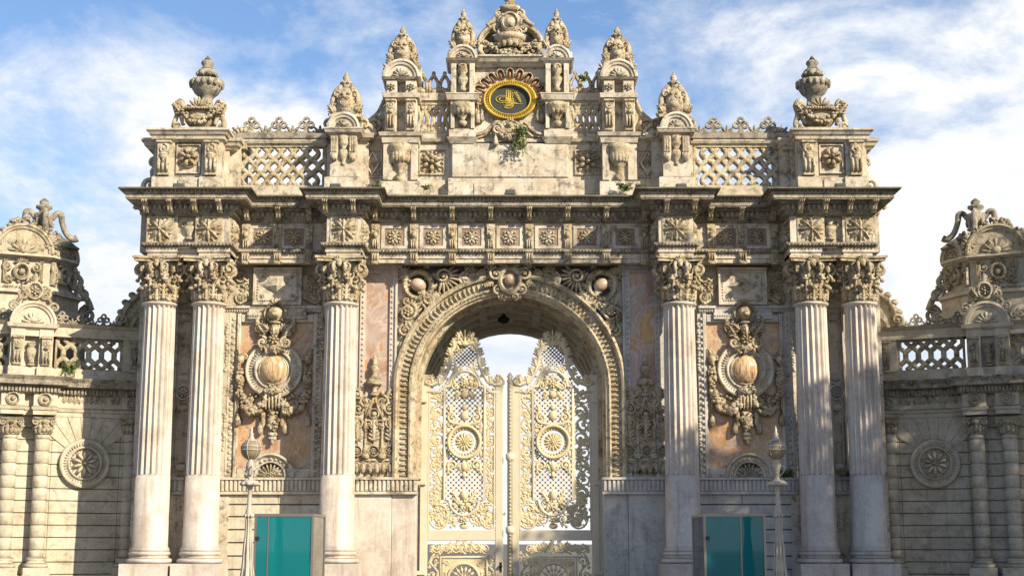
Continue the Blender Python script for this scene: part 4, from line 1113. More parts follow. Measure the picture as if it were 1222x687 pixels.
    for s_ in (-1, 1): b.cbox(xm+s_*.26-.15, xm+s_*.26+.15, -.3, o1-.0, z2_, z3, .015)
    b.tiers(x0, x1, -.4, o1-.05, [(z3-.02, 0, z3+.04, .06), (z3+.04, .1, z4, .12)])
    for s_ in (-1, 1): b.cbox(xm+s_*.25-.14, xm+s_*.25+.14, -.3, o1, z4, z5, .015)
    b.tiers(x0, x1, -.4, o1-.05, [(z5, 0, z5+.03, .06), (z5+.03, .08, z6, .13)])
    hr = .46; hood(b, xm, -.3, o1+.08, z6, hr)
    for sg in (-1, 1):
        b.T = Matrix.Translation((xm+sg*.33, .2, 0)) @ Matrix.Rotation(-sg*pi/2, 4, 'Z'); hood(b, 0, -.3, .17, z6, .4); b.T = None
    tw = build(b, 'attic_tower', M['stone'], gate)
    b = MB(sx)
    zc_ = z1_-.18
    for q in range(9):
        a = pi*q/8; b.blob(xm+.20*cos(a), o1-.12+.22*sin(a)*.8, zc_-.14, .08, .09, .20, 0, 8, 4, True)
    b.lathe(xm, o1-.12, [(.06, zc_-.78), (.10, zc_-.70), (.05, zc_-.58), (.09, zc_-.48), (.18, zc_-.34), (.26, zc_-.05), (.30, zc_+.06), (.31, zc_+.16)], 14)
    b.blob(xm, o1-.08, zc_-.72, .14, .14, .17, 0, 8, 4, True)
    build(b, 'bracket_bowl', M['carved'], tw)
    b = MB(sx)
    for s_ in (-1, 1):
        console(b, xm+s_*.26, o1, z2_+.05, z3-.03, .27); b.flower(xm+s_*.25, (z4+z5)/2, o1, .11, 6, .06)
    build(b, 'console', M['carved'], tw)
    b = MB(sx); b.T = None; pinnacle(b, xm, .45, z6+hr-.05, .78, Zp(31, .45)-z6-hr+.05)
    for sg in (-1, 1): b.leaf(xm+sg*.40, z6+.25, .5, pi/2+sg*.3, .5, .3, 4, .12)
    build(b, 'pinnacle', M['carved'], tw)
    # ---------- gallery
    xa, xb = Xp(537, 150, .15), Xp(497, 150, .15); og = .15
    g0, g1_, g2_, g3 = Zp(166, og+.1), Zp(158, og), Zp(126, og), Zp(111, og+.1)
    b = MB(sx); b.box(xa-.1, xb+.1, -.5, .22, zt0-.05, Zp(173, .22)); b.box(xa-.1, xb+.1, -.45, .3, zt0-.04, Zp(215, .3))
    b.tiers(xa, xb, -.3, .2, [(Zp(173, .22), 0, Zp(170, .22), .02), (Zp(170, .22), .10, g0, .14), (g0, .02, g1_-.04, .02)])
    gal = build(b, 'gallery', M['stone'], gate); b = MB(sx)
    b.tiers(xa, xb, -.1, .15, [(g2_+.04, .0, g2_+.12, .04), (g2_+.12, .08, g3, .1)])
    build(b, 'gallery_rail', M['stone'], gal)
    b = MB(sx); n = 5; c = (xb-xa)/n; hh = g2_-g1_
    lattice(b, xa+.04, xb-.04, g1_, g2_, og-.08, og+.05, c, hh*1.25, .10)
    build(b, 'openwork', M['carved'], gal)
    b = MB(sx); n = 3; c = (xb-xa)/n; zt = Zp(88, og)
    for i in range(n):
        x = xa+c*(i+.5); hh = zt-g3
        b.ribbon([(x-c*.38, g3), (x-c*.38, g3+hh*.48), (x-c*.30, g3+hh*.66), (x-c*.12, g3+hh*.82), (x, g3+hh*.95), (x+c*.12, g3+hh*.82), (x+c*.30, g3+hh*.66), (x+c*.38, g3+hh*.48), (x+c*.38, g3)], .08, og-.05, og+.05, False, .01)
        b.blob(x, og, g3+hh*1.0, .06, .05, .07, 0, 6, 2, True); b.blob(x, og, g3+.07, .10, .07, .10, 0, 8, 3, True)
        for sg in (-1, 1): b.blob(x+sg*c*.5, og, g3+hh*.55, .05, .05, .07, 0, 6, 2, True); b.spiral(x+sg*c*.2, g3+.12, og, .07, 1.2, 0, sg, .02)
    build(b, 'cresting', M['carved'], gal)
    b = MB(sx); rx, rz = Xp(515.5, 194, .22), Zp(194, .22)
    b.ribbon([(rx-.32, rz-.32), (rx+.32, rz-.32), (rx+.32, rz+.32), (rx-.32, rz+.32)], .05, .2, .27, True)
    for i in range(16):
        a = 2*pi*i/16; b.blob(rx+.28*cos(a), .22, rz+.28*sin(a), .07, .06, .045, a, 6, 2)
    b.flower(rx, rz, .22, .26, 6, .16, .25); build(b, 'rosette', M['carved'], gal)
    # ---------- pier beside the gold plaque
    x0, x1 = Xp(566, 110, .6), Xp(538, 110, .6); xm = (x0+x1)/2; o1 = .6
    p0, p1, p2, p3, p4 = Zp(163, .6), Zp(151, .75), Zp(120, .7), Zp(108, .8), Zp(75, .6)
    p5 = Zp(68, .75)
    b = MB(sx); b.box(x0, x1, -.4, o1-.2, zt0, p5)
    b.tiers(x0, x1, -.4, o1-.1, [(Zp(170, .6), .0, p0, .10), (p0, .04, p1, .04)]); b.tiers(x0, x1, -.4, o1-.1, [(p2, 0, p2+.06, .05), (p2+.06, .09, p3-.03, .13), (p3-.03, .14, p3, .14)])
    for s_ in (-1, 1):
        b.cbox(xm+s_*.24-.07, xm+s_*.24+.07, -.3, o1-.02, p3, p4, .012); b.cbox(xm+s_*.26-.05, xm+s_*.26+.05, -.3, o1-.02, p1, p2, .012)
    b.tiers(x0, x1, -.4, o1-.05, [(p4-.03, 0, p4+.05, .06), (p4+.05, .09, p5, .14)])
    hr = .36; hood(b, xm, -.3, o1+.05, p5, hr)
    b.T = Matrix.Translation((x1-.12, .2, 0)) @ Matrix.Rotation(-pi/2, 4, 'Z'); hood(b, 0, -.3, .20, p5, .34); b.T = None
    pr = build(b, 'plaque_pier', M['stone'], gate)
    b = MB(sx)
    b.lathe(xm, o1-.08, [(.05, p3+.05), (.10, p3+.12), (.06, p3+.2), (.12, p3+.32), (.14, p3+.42), (.07, p3+.52), (.13, p3+.6), (.10, p4-.02)], 12); b.spiral(xm, p4-.12, o1+.02, .09, 1.3, 0, 1, .03)
    for q in range(7):
        a = pi*q/6; b.blob(xm+.2*cos(a), o1-.1+.2*sin(a)*.8, p2-.20, .08, .09, .15, 0, 8, 3, True)
    b.lathe(xm, o1-.1, [(.04, p2-.66), (.10, p2-.60), (.12, p2-.52), (.05, p2-.45), (.15, p2-.36), (.28, p2-.16), (.29, p2-.04), (.22, p2)], 12)
    build(b, 'bracket_bowl', M['carved'], pr)
    b = MB(sx); pinnacle(b, xm, .3, p5+hr-.12, .66, Zp(10, .3)-p5-hr+.12); build(b, 'pinnacle', M['carved'], pr)
# ---------- plain tablet and the wall that carries the plaque
b = MB(); xt = Xp(539, 190, .5)
b.cbox(-xt, xt, -.5, .48, Zp(211.5, .5), Zp(170.5, .5), .02); b.box(-xt-.08, xt+.08, -.5, .55, zt0-.05, Zp(212.5, .55)); b.cbox(-xt*.62, xt*.62, -.4, .57, zt0-.04, Zp(218, .57), .01)
xw_ = Xp(566, 110, .3)+.05
b.box(-xw_, xw_, -.5, .28, Zp(171, .3), Zp(72, .3))
b.box(-xw_, xw_, -.5, .36, Zp(170, .3), Zp(166, .3))
pw_ = build(b, 'plaque_wall', M['stone'], gate)
zk0, zk1 = Zp(72.5, .6), Zp(65.5, .6)
b = MB(); b.tiers(-xw_+.1, xw_-.1, -.4, .4, [(zk0-.1, 0, zk0, .08), (zk0, .12, zk1-.04, .2), (zk1-.04, .22, zk1, .22)])
build(b, 'plaque_cornice', M['stone'], pw_)
ex, ez = 0.0, Zp(118.5, .45); KX = .0
b = MB(); E = .76
b.arc(ex, ez, [(.70, .28), (.705, .40), (.675, .46), (.645, .43), (.565, .40), (.55, .45), (.525, .46), (.51, .38)], 0, 2*pi, 56, E, True)
for i in range(64):
    a = 2*pi*i/64; b.blob(ex+.605*cos(a), .42, ez+.605*sin(a)*E, .05, .045, .016, a, 5, 2)
pl = build(b, 'plaque_frame', M['gold'], gate)
b = MB(); b.disc(ex, ez, .28, .37, .52, 48, E); build(b, 'plaque_field', M['black'], pl)
# gilded calligraphic monogram
b = MB(); o = .38
def st(pts, w): b.tube([(ex+x*1.12, o, ez+z*1.05) for x, z in pts], w*.8 if not isinstance(w, list) else [q*.8 for q in w], 6)
for dx in (0, .045, .09):
    st([(-.10+dx, -.04), (-.085+dx, .1), (-.09+dx, .2), (-.07+dx, .27-dx*.3)], [.016, .015, .013, .009])
    st([(-.07+dx, .25-dx*.3), (-.02+dx, .16), (-.03+dx*.9, .06), (.0+dx*.5, -.05)], [.006, .010, .010, .010])
for rx, rz, cx_ in ((.17, .095, -.16), (.10, .055, -.15)):
    st([(cx_+rx*cos(t), .02+rz*sin(t)) for t in [pi*.1+i*(1.75*pi)/16 for i in range(17)]], .013)
st([(-.05, -.06), (.06, -.08), (.2, -.1), (.30, -.085)], [.018, .017, .013, .005]); st([(-.02, -.02), (.08, -.055), (.16, -.09)], .012)
for i in range(6): st([(-.12+.03*i, -.20+.012*i), (-.09+.03*i, -.10), (-.05+.026*i, -.03), (-.075+.03*i, .04)], .011)
st([(-.14, -.19), (-.04, -.215), (.05, -.18), (.08, -.12)], .018); st([(-.16, -.13), (-.05, -.15), (.06, -.14)], .014); st([(-.12, -.08), (0, -.09), (.09, -.1)], .012)
for t in range(6): b.blob(ex+.12+.028*t, o, ez+.19-.045*t, .035, .02, .018, .4+t*.3, 6, 2); b.blob(ex+.17+.02*t, o, ez+.20-.05*t, .030, .02, .016, 2.2+t*.2, 6, 2)
st([(.10, .2), (.2, .12), (.26, -.02)], .010)
build(b, 'gilded_monogram', M['gold'], pl)
# scalloped shell rays round the top of the plaque
b = MB(); sh = MB()
for i in range(11):
    a = radians(8)+(pi-radians(16))*i/10; ca, sa = cos(a), sin(a)*.84
    ln = math.hypot(ca, sa); an = atan2(sa, ca)
    x, z = ex+.77*ca, ez+.77*sa
    hw = .088
    pts = []
    for k in range(9):
        t = pi*k/8; pts.append((x+ca*.14+cos(an)*hw*sin(t)*1.1-sin(an)*hw*cos(t), z+sa*.14+sin(an)*hw*sin(t)*1.1+cos(an)*hw*cos(t)))
    base = [(x-sin(an)*-hw, z+cos(an)*-hw)]; end = [(x-sin(an)*hw, z+cos(an)*hw)]
    b.ribbon([(x+sin(an)*hw, z-cos(an)*hw)]+list(reversed(pts))+[(x-sin(an)*hw, z+cos(an)*hw)], .035, .27, .42, False, .015)
    sh.blob(x+ca*.07, .28, z+sa*.07, .15, .09, .055, an, 8, 3)
for sg in (-1, 1): b.spiral(ex+sg*.80, ez-.02, .35, .12, 1.5, pi/2, sg, .04)
build(b, 'shell_rim', M['carved'], pl); build(sh, 'shell_ray', M['ray'], pl)
b = MB()
for sg in (-1, 1):
    for dx in (.73, .83):
        x = ex+sg*dx; b.tube([(x, .36, ez-.05), (x, .36, ez-.30)], .018, 5)
        b.lathe(x, .36, [(.02, ez-.26), (.045, ez-.30), (.035, ez-.34), (.06, ez-.42), (.065, ez-.56-.05*(dx > .8)), (.03, ez-.57-.05*(dx > .8))], 8)
build(b, 'tassel', M['carved'], pl)
b = MB(); zg = ez-.85                      # garland and moulded wave under it
for sg in (-1, 1):
    b.tube([(sg*.24, .42, zg+.22), (sg*.36, .42, zg+.24), (sg*.50, .42, zg+.10), (sg*.68, .42, zg-.05), (sg*.95, .42, zg-.10)], .055, 6)
    b.tube([(sg*.24, .40, zg+.12), (sg*.36, .40, zg+.14), (sg*.52, .40, zg-.0), (sg*.70, .40, zg-.13), (sg*.95, .40, zg-.18)], .03, 6)
    b.spiral(sg*.33, zg+.02, .55, .15, 1.5, pi/2, sg, .05)
    b.tube([(sg*.37, .55, zg-.1), (sg*.37, .55, zg-.22)], .02, 5); b.lathe(sg*.37, .55, [(.03, zg-.18), (.05, zg-.24), (.08, zg-.40), (.03, zg-.42)], 8)
    b.spiral(sg*.13, zg+.12, .52, .10, 1.4, pi/2, -sg, .035)
b.garland((-.30, .55, zg), (.30, .55, zg), .20, .11, 12, 3); b.blob(0, .5, zg+.12, .10, .16, .11, 0, 10, 4); b.fan(0, zg+.2, .48, .16, .3, pi-.3, 5, .07, .2); b.blob(0, .45, zg, .3, .14, .14)
build(b, 'garland', M['carved'], pl)
# ---------- crest over the plaque
b = MB(); zk = zk1
for sg in (-1, 1):
    pts = []
    for i in range(12):
        t = i/11; a = pi*.02+t*pi*.40; pts.append((sg*(.82*cos(a)-.0), zk+.36+.62*sin(a)))
    b.tube([(x, .35, z) for x, z in pts], .06, 6); b.ribbon(pts, .16, -.1, .33, False, .02)
    b.spiral(sg*.34, zk+.82, .35, .15, 1.4, pi/2, sg, .055)
    b.box(sg*.30, sg*.86, -.2, .40, zk+.27, zk+.38); b.box(sg*.30, sg*.84, -.2, .44, zk+.34, zk+.39)
    b.spiral(sg*.58, zk+.18, .40, .19, 1.5, pi/2, -sg, .06); b.tube([(sg*.74, .45, zk+.30), (sg*.80, .45, zk+.15), (sg*.72, .45, zk+.02)], [.09, .07, .05], 8)
    b.spiral(sg*.68, zk+.32, .48, .10, 1.3, pi/2, sg, .045)
    b.tube([(sg*.22, .40, zk+1.02), (sg*.34, .40, zk+1.10), (sg*.46, .40, zk+.98), (sg*.56, .40, zk+.92)], [.07, .08, .06, .05], 8); b.blob(sg*.33, .40, zk+1.12, .09, .1, .09, 0, 8, 3, True); b.blob(sg*.58, .40, zk+.90, .06, .06, .06, 0, 8, 3, True)
b.poly([(-.84, zk), (.84, zk), (.80, zk+.4), (.55, zk+.8), (-.55, zk+.8), (-.80, zk+.4)], -.5, -.18)
b.garland((-.66, .50, zk+.38), (.66, .50, zk+.38), .30, .11, 22, 12)
crest = build(b, 'crest', M['carved'], gate)
b = MB()
b.lathe(0, .3, [(.20, zk+.05), (.16, zk+.15), (.24, zk+.22), (.18, zk+.28), (.30, zk+.34), (.34, zk+.42), (.36, zk+.46), (.40, zk+.48), (.42, zk+.60), (.36, zk+.62)], 20)
for q in range(12):
    a = 2*pi*q/12; b.blob(.30*cos(a), .3+.30*sin(a), zk+.33, .08, .08, .10, 0, 7, 3, True); b.blob(.20*cos(a), .3+.20*sin(a), zk+.14, .06, .06, .07, 0, 6, 3, True)
zc = zk+.96
b.blob(0, .3, zc, .27, .25, .34, 0, 14, 5, True); b.arc(0, zc-.02, [(.24, .42), (.25, .52), (.20, .56), (.17, .50)], 0, 2*pi, 20, 1.15); b.blob(0, .48, zc-.02, .13, .12, .16, 0, 12, 4)
b.lathe(0, .3, [(.15, zk+.60), (.12, zk+.68), (.2, zk+.75)], 12)
for sg in (-1, 1): b.spiral(sg*.26, zc+.22, .42, .13, 1.4, pi/2, -sg, .045); b.spiral(sg*.22, zc-.26, .42, .10, 1.3, -pi/2, sg, .04); b.leaf(sg*.25, zc-.1, .35, pi/2-sg*.4, .35, .2, 3, .1)
b.lathe(0, .3, [(.2, zc+.28), (.3, zc+.36), (.28, zc+.44), (.16, zc+.50), (.1, zc+.6), (.18, zc+.68), (.14, zc+.78), (.05, zc+.85), (0, zc+1.0)], 14)
b.fan(0, zc+.3, .45, .24, .2, pi-.2, 7, .08, .2)
build(b, 'crest_vase', M['carved'], crest)
# ================================================================= THE TWO OPENWORK LEAVES
OD = -.62
zD0 = .05
def leaf_door(sx, px_hinge, px_meet, px_c, own_post):
    # X of the left and right edges, measured on this side
    xh, xm_ = Xp(px_hinge, 550, OD), Xp(px_meet, 550, OD); xc = Xp(px_c, 550, OD)
    zsh = Zp(455, OD)            # shoulder
    zr1, zr0 = Zp(632, OD), Zp(644.5, OD)
    b = MB(sx)
    xi, xj = xm_+m(9.5), xh-m(9.5)         # inner faces of the stiles
    b.cbox(xj, xh, OD-.07, OD+.05, zD0, Zp(447, OD), .015); b.cbox(xm_, xi, OD-.07, OD+.05, zD0, zsh-.1, .015)
    b.cbox(xi, xj, OD-.06, OD+.045, zr0, zr1, .01)
    b.cbox(xi, xj, OD-.06, OD+.045, zD0, zD0+.3, .01)
    lf = build(b, 'gate_leaf', M['door'], gate, (sx*xh, -OD, 0))
    X0, X1 = Xp(576, 530, OD) if False else xc-m(24), xc+m(24)
    # frame of the middle panel: uprights, arched head, rounded foot
    b = MB(sx); zt, zb = Zp(462, OD), Zp(596, OD); r = m(17.5)
    arch = [(xc+r*cos(pi*i/14), zt+.02+r*1.08*sin(pi*i/14)) for i in range(15)]
    foot = [(xc+r*cos(pi*i/14), zb-.0-r*1.05*sin(pi*i/14)) for i in range(15)]
    path = [(X1, zb), (X1, zt)]+[(X1-.10, zt+.02)]+arch+[(X0+.10, zt+.02), (X0, zt), (X0, zb), (X0+.10, zb)]+list(reversed(foot))+[(X1-.10, zb)]
    b.ribbon(path, .075, OD-.05, OD+.07, True, .02)
    b.ribbon([(xi+.02, zr1), (xi+.02, zsh)], .04, OD-.04, OD+.05); b.ribbon([(xj-.02, zr1), (xj-.02, zsh)], .04, OD-.04, OD+.05)
    # sweeping head: shoulders rise to a lattice window, rim follows
    zc_ = Zp(425, OD)
    for sg in (-1, 1):
        e = (xj+.1) if sg > 0 else (xm_+.05)
        pts = [(e, zsh-.05), (e-sg*.18, zsh-.10), (xc+sg*m(27), zsh+.02), (xc+sg*m(21), zsh+.24), (xc+sg*m(17), zsh+.50), (xc+sg*m(16), zsh+.78), (xc+sg*m(10), zsh+1.0), (xc+sg*m(3), zsh+1.04)]
        b.ribbon(pts, .085, OD-.05, OD+.08, False, .02)
        pts = [(e-sg*.05, zsh-.28), (xc+sg*m(30), zsh-.28), (xc+sg*m(20), zsh-.02), (xc+sg*m(14), zsh+.2), (xc+sg*m(11), zsh+.42), (xc+sg*m(13), zsh+.6)]
        b.ribbon(pts, .06, OD-.04, OD+.06, False, .015)
    build(b, 'panel_frame', M['door'], lf, (sx*xh, -OD, 0))
    # diagonal lattice, clipped to arch/foot
    b = MB(sx); sp = m(6.3); zlo, zhi = zb-r*.9, zt+r*.9; W = X1-X0
    def clipbar(cx_, za, zb_, hw, inside, dirn, c):
        seg = []; K = 160
        for i in range(K+1):
            z = za+(zb_-za)*i/K; x = cx_+dirn*(z-c)
            ok = inside(x, z)
            if ok: seg.append((x, z))
            elif seg:
                if len(seg) > 1: b.ribbon([seg[0], seg[-1]], .036, OD-.015, OD+.012)
                seg = []
        if len(seg) > 1: b.ribbon([seg[0], seg[-1]], .036, OD-.015, OD+.012)
    def ins(x, z):
        if abs(x-xc) > W/2: return False
        if z > zt: return math.hypot(x-xc, (z-zt)/1.08) < r
        if z < zb: return math.hypot(x-xc, (z-zb)/1.05) < r
        return math.hypot(x-xc, z-zmed) > .40
    zmed = Zp(527, OD)
    H = zhi-zlo; nn = int((W+H)/sp)+2
    for i in range(-nn, nn):
        for dr in (-1, 1): clipbar(xc, zlo, zhi, 0, ins, dr, zlo+i*sp+.03)
    def ins2(x, z): return math.hypot((x-xc)/1.15, z-(zc_)) < .27
    for i in range(-8, 9):
        for dr in (-1, 1): clipbar(xc, zc_-.3, zc_+.3, 0, ins2, dr, zc_+i*.105)
    build(b, 'lattice', M['door'], lf, (sx*xh, -OD, 0))
    # medallion
    b = MB(sx)
    b.arc(xc, zmed, [(.45, OD-.04), (.45, OD+.10), (.41, OD+.14), (.37, OD+.10), (.35, OD+.03), (.31, OD+.03), (.30, OD-.04)], 0, 2*pi, 40, 1, True)
    for i in range(26):
        a = 2*pi*i/26; b.blob(xc+.315*cos(a), OD+.03, zmed+.315*sin(a), .035, .04, .022, a, 5, 2, True)
    b.disc(xc, zmed, OD-.03, OD+.01, .24); b.flower(xc, zmed, OD+.02, .23, 14, .04, .2); b.flower(xc, zmed, OD+.03, .10, 8, .05, .4)
    build(b, 'medallion', M['doorcast'], lf, (sx*xh, -OD, 0))
    # castings: vines in the borders, trophies on the lattice, crest
    b = MB(sx); w1 = (X0-xi)/2; xl, xr = (xi+X0)/2, (X1+xj)/2
    z_lo, z_hi = zr1+.75, zsh-.25
    for xx, wd in ((xl, X0-xi), (xr, xj-X1)):
        b.vine(xx, z_lo, z_hi, OD, wd*1.05, .36, .032, 3); Rv = random.Random(21)
        for i in range(85): b.leaf(xx+Rv.uniform(-.5, .42)*wd, Rv.uniform(z_lo, z_hi), OD, Rv.uniform(0, 6.28), .15, .13, 2, .035)
    Rr = random.Random(9)
    for sg in (-1, 1):
        # big scrolls at the foot
        b.ribbon([(xc+sg*m(30)+.24*cos(t), zr1+.34+.30*sin(t)) for t in [radians(60)+sg*0+i*radians(300)/16 for i in range(17)]], .05, OD-.03, OD+.05, False, .01)
        b.spiral(xc+sg*m(30), zr1+.34, OD, .20, 1.5, 0, sg, .035); b.leaf(xc+sg*m(22), zr1+.1, OD, pi/2-sg*.8, .4, .3, 4, .04); b.leaf(xc+sg*m(36), zr1+.6, OD, pi/2+sg*.3, .35, .3, 4, .04)
        b.spiral(xc+sg*m(11), zr1+.28, OD, .15, 1.5, pi/2, -sg, .032); b.leaf(xc+sg*m(16), zr1+.42, OD, pi/2-sg*.9, .3, .3, 4, .04); b.leaf(xc+sg*m(38), zr1+.2, OD, pi/2, .4, .2, 3, .04)
        b.clump(xc+sg*m(24), zr1+.38, OD, .50, .32, 75, .06, .05, 7); b.clump(xc+sg*m(35), zr1+.75, OD, .15, .3, 14, .05, .05, 8)
        # dolphins above and below the medallion
        b.spiral(xc+sg*m(14), zmed+.62, OD+.03, .14, 1.5, pi/2, -sg, .04); b.spiral(xc+sg*m(18), zmed+.44, OD+.03, .09, 1.3, 0, sg, .03); b.leaf(xc+sg*m(17), zmed+.66, OD+.02, pi/2, .3, .2, 3, .05)
        b.spiral(xc+sg*m(14), zmed-.60, OD+.03, .14, 1.5, -pi/2, sg, .04); b.leaf(xc+sg*m(19), zmed-.5, OD+.02, -pi/2, .35, .22, 3, .05); b.leaf(xc+sg*m(8), zmed-.55, OD+.02, -pi/2-sg*.5, .25, .2, 3, .05)
        b.blob(xc+sg*m(20), OD, zmed+.30, .06, .04, .1); b.blob(xc+sg*m(20), OD, zmed-.30, .06, .04, .1)
        # shoulders and crest leaves
        for px_, pz, an in ((38, -.08, 1.2), (30, -.12, 1.4), (24, .12, 1.2), (20, .36, 1.3), (18, .62, 1.5), (14, .86, 1.7), (8, 1.02, 1.6)):
            if sg < 0 or True: b.leaf(xc+sg*m(px_), zsh+pz, OD+.03, pi/2-sg*(pi/2-an)*.6, .26, .24, 3, .06)
        b.spiral(xc+sg*m(42), zsh-.02, OD+.03, .13, 1.4, pi/2, -sg, .04); b.spiral(xc+sg*m(27), zsh-.22, OD+.03, .10, 1.4, pi/2, sg, .03)
        b.spiral(xc+sg*m(14), zsh+.34, OD+.03, .11, 1.4, -pi/2, -sg, .03); b.spiral(xc+sg*m(12), zsh+.86, OD+.03, .10, 1.4, pi/2, sg, .03)
        for i in range(9):
            a = radians(-60)+i*radians(15); b.blob(xc+sg*.36*cos(a), OD+.02, zc_+.33*sin(a), .04, .04, .018, a if sg > 0 else pi-a, 5, 2)
        b.clump(xc+sg*m(16), zsh+.02, OD+.01, .16, .18, 12, .06, .05, 4); b.clump(xc+sg*m(35), zsh-.42, OD+.0, .17, .14, 12, .06, .05, 5)
    b.fan(xc, zsh+1.02, OD, .36, .35, pi-.35, 7, .05, .15, .7, True); b.fan(xc, zsh+.92, OD+.03, .28, .4, pi-.4, 5, .06, .1); b.blob(xc, OD+.05, zsh+.98, .10, .06, .08)
    # posy under the arched head
    b.clump(xc, zt+.08, OD+.02, .26, .18, 34, .07, .07, 2); b.flower(xc, zt+.08, OD+.07, .12, 7, .05); b.blob(xc, OD+.03, zt-.18, .10, .07, .12); b.leaf(xc-.1, zt-.1, OD+.02, -2.2, .25, .2, 3, .05); b.leaf(xc+.1, zt-.1, OD+.02, -.94, .25, .2, 3, .05)
    for sg in (-1, 1): b.spiral(xc+sg*.24, zt+.02, OD+.05, .10, 1.3, pi/2, -sg, .03); b.spiral(xc+sg*.10, zsh+.30, OD+.03, .10, 1.3, pi/2, -sg, .03)
    # bust above the medallion, drop below, vase at the foot
    b.blob(xc, OD+.04, zmed+.88, .075, .06, .09); b.blob(xc, OD+.03, zmed+.68, .10, .06, .13); b.tube([(xc-.4, OD+.04, zmed+.52), (xc-.2, OD+.05, zmed+.46), (xc+.2, OD+.05, zmed+.46), (xc+.4, OD+.04, zmed+.52)], .035, 5)
    b.blob(xc, OD+.04, zmed-.62, .09, .06, .14); b.blob(xc, OD+.04, zmed-.84, .06, .05, .09); b.clump(xc, zmed-.58, OD+.02, .14, .1, 8, .05, .05, 2)
    b.clump(xc, zb-.10, OD+.02, .28, .16, 34, .07, .07, 6); b.blob(xc, OD+.05, zb+.12, .10, .07, .14); b.leaf(xc-.15, zb, OD+.02, 2.2, .28, .2, 3, .05); b.leaf(xc+.15, zb, OD+.02, .94, .28, .2, 3, .05)
    b.flower(xc, zr1+.24, OD+.04, .11, 7, .05); b.blob(xc, OD, zr1+.10, .12, .05, .08)
    # lower panel castings
    zt2 = zr0-.05
    for i in range(6):
        x = xi+.12+(xj-xi-.24)*(i+.5)/6; b.spiral(x, zt2-.16, OD, .12, 1.5, pi/2*(1 if i % 2 else -1), 1 if i < 3 else -1, .026); b.leaf(x, zt2-.20, OD, pi/2+(i-2.5)*.4, .25, .22, 3, .04); b.leaf(x+.08, zt2-.05, OD, -1.2, .22, .18, 3, .04)
    for xx in (xl-.02, xr+.02): b.vine(xx, zD0+.3, zt2-.28, OD, .36, .36, .026, 6)
    build(b, 'castings', M['doorcast'], lf, (sx*xh, -OD, 0))
    # lower square panel with a pierced arch
    b = MB(sx); q0, q1, qz = xc-m(27), xc+m(27), Zp(664, OD)
    zq0 = zD0+.3; ra = m(18.5); za = qz-.16-ra
    pts = [(xc+ra*cos(pi*i/14), za+ra*sin(pi*i/14)) for i in range(15)]
    for sg in (-1, 1):
        half_ = [p for p in pts if (p[0]-xc)*sg >= -1e-6]
        half_ = sorted(half_, key=lambda p: p[1])
        b.poly(half_+[(xc, qz-.04), (xc+sg*m(25), qz-.04), (xc+sg*m(25), za)], OD-.03, OD+.01)
    b.ribbon([(q0, zq0), (q0, qz), (q1, qz), (q1, zq0)], .07, OD-.04, OD+.06, False, .02); b.ribbon([(xc-ra, zq0)]+list(reversed(pts))+[(xc+ra, zq0)], .07, OD-.04, OD+.06, False, .02)
    for i in range(8):
        a = pi*(i+.5)/8; b.tube([(xc, OD, za), (xc+ra*cos(a), OD, za+ra*sin(a))], .016, 5); b.blob(xc+ra*.62*cos(a), OD, za+ra*.62*sin(a), .06, .03, .04, a, 6, 2)
    b.flower(xc, za, OD+.02, .14, 8, .04); b.box(q0+.03, q1-.03, OD-.03, OD+.01, zq0, za)
    for sg in (-1, 1): b.spiral(xc+sg*m(20), qz-.16, OD+.01, .08, 1.3, 0, sg, .02); b.leaf(xc+sg*m(21), qz-.3, OD+.01, -pi/2, .3, .14, 3, .03)
    build(b, 'lower_panel', M['doorcast'], lf, (sx*xh, -OD, 0))
    # hinges
    b = MB(sx)
    for py in (478, 576, 683):
        z = Zp(py, OD); b.cbox(xj+.05, xh+.20, OD+.02, OD+.12, z-.05, z+.05, .01); b.lathe(xh+.10, OD+.10, [(.055, z-.10), (.055, z+.10)], 8)
    b.tube([(xh+.10, OD+.10, .1), (xh+.10, OD+.10, Zp(470, OD))], .022, 6)
    build(b, 'hinge', M['door'], lf, (sx*xh, -OD, 0))
    if own_post:
        b = MB(sx); x = xm_-.03; b.lathe(x, OD+.08, [(.07, zD0), (.07, zsh-.02), (.09, zsh), (.05, zsh+.06), (.08, zsh+.12), (.02, zsh+.22)], 10)
        nb = 60
        for i in range(nb): b.blob(x, OD+.13, zD0+.1+(zsh-.1)*i/nb, .035, .05, .03, 0, 6, 2)
        for z in (Zp(545, OD), Zp(632, OD)): b.lathe(x, OD+.08, [(.08, z-.1), (.11, z-.05), (.11, z+.05), (.08, z+.1)], 10)
        build(b, 'meeting_post', M['door'], lf, (sx*xh, -OD, 0))
    else:
        b = MB(sx); z = Zp(675, OD); b.blob(xm_+.06, OD+.09, z, .05, .07, .05, 0, 10, 4, True); b.box(xm_+.03, xm_+.09, OD+.04, OD+.06, z-.15, z+.1)
        build(b, 'door_knob', M['iron'], lf, (sx*xh, -OD, 0))
leaf_door(-1, 501.5, 600.5, 554, False)
leaf_door(1, 715, 610, 660, True)

# lantern hanging in the vault
lt = thing('hanging_lantern', 'small dark lantern hanging on a chain inside the archway vault', 'lantern', (Xp(601, 380, -3)*-1, 3.0, Zp(384, -3)))
lx, ly, lz = lt['_w']
b = MB(); b.lathe(lx, -ly, [(.02, lz-.06), (.12, lz-.02), (.17, lz+.04), (.17, lz+.10), (.10, lz+.14), (.04, lz+.2)], 12); build(b, 'lantern_body', M['iron'], lt, (lx, ly, lz))
b = MB(); zz = lz+.2; zv = zsp+sqrt(max(0, R2*R2-lx*lx))
k = 0
while zz < zv:
    b.tube([(lx, -ly, zz), (lx+(.012 if k % 2 else -.012), -ly, zz+.06)], .012, 5); zz += .055; k += 1
build(b, 'chain', M['iron'], lt, (lx, ly, lz))
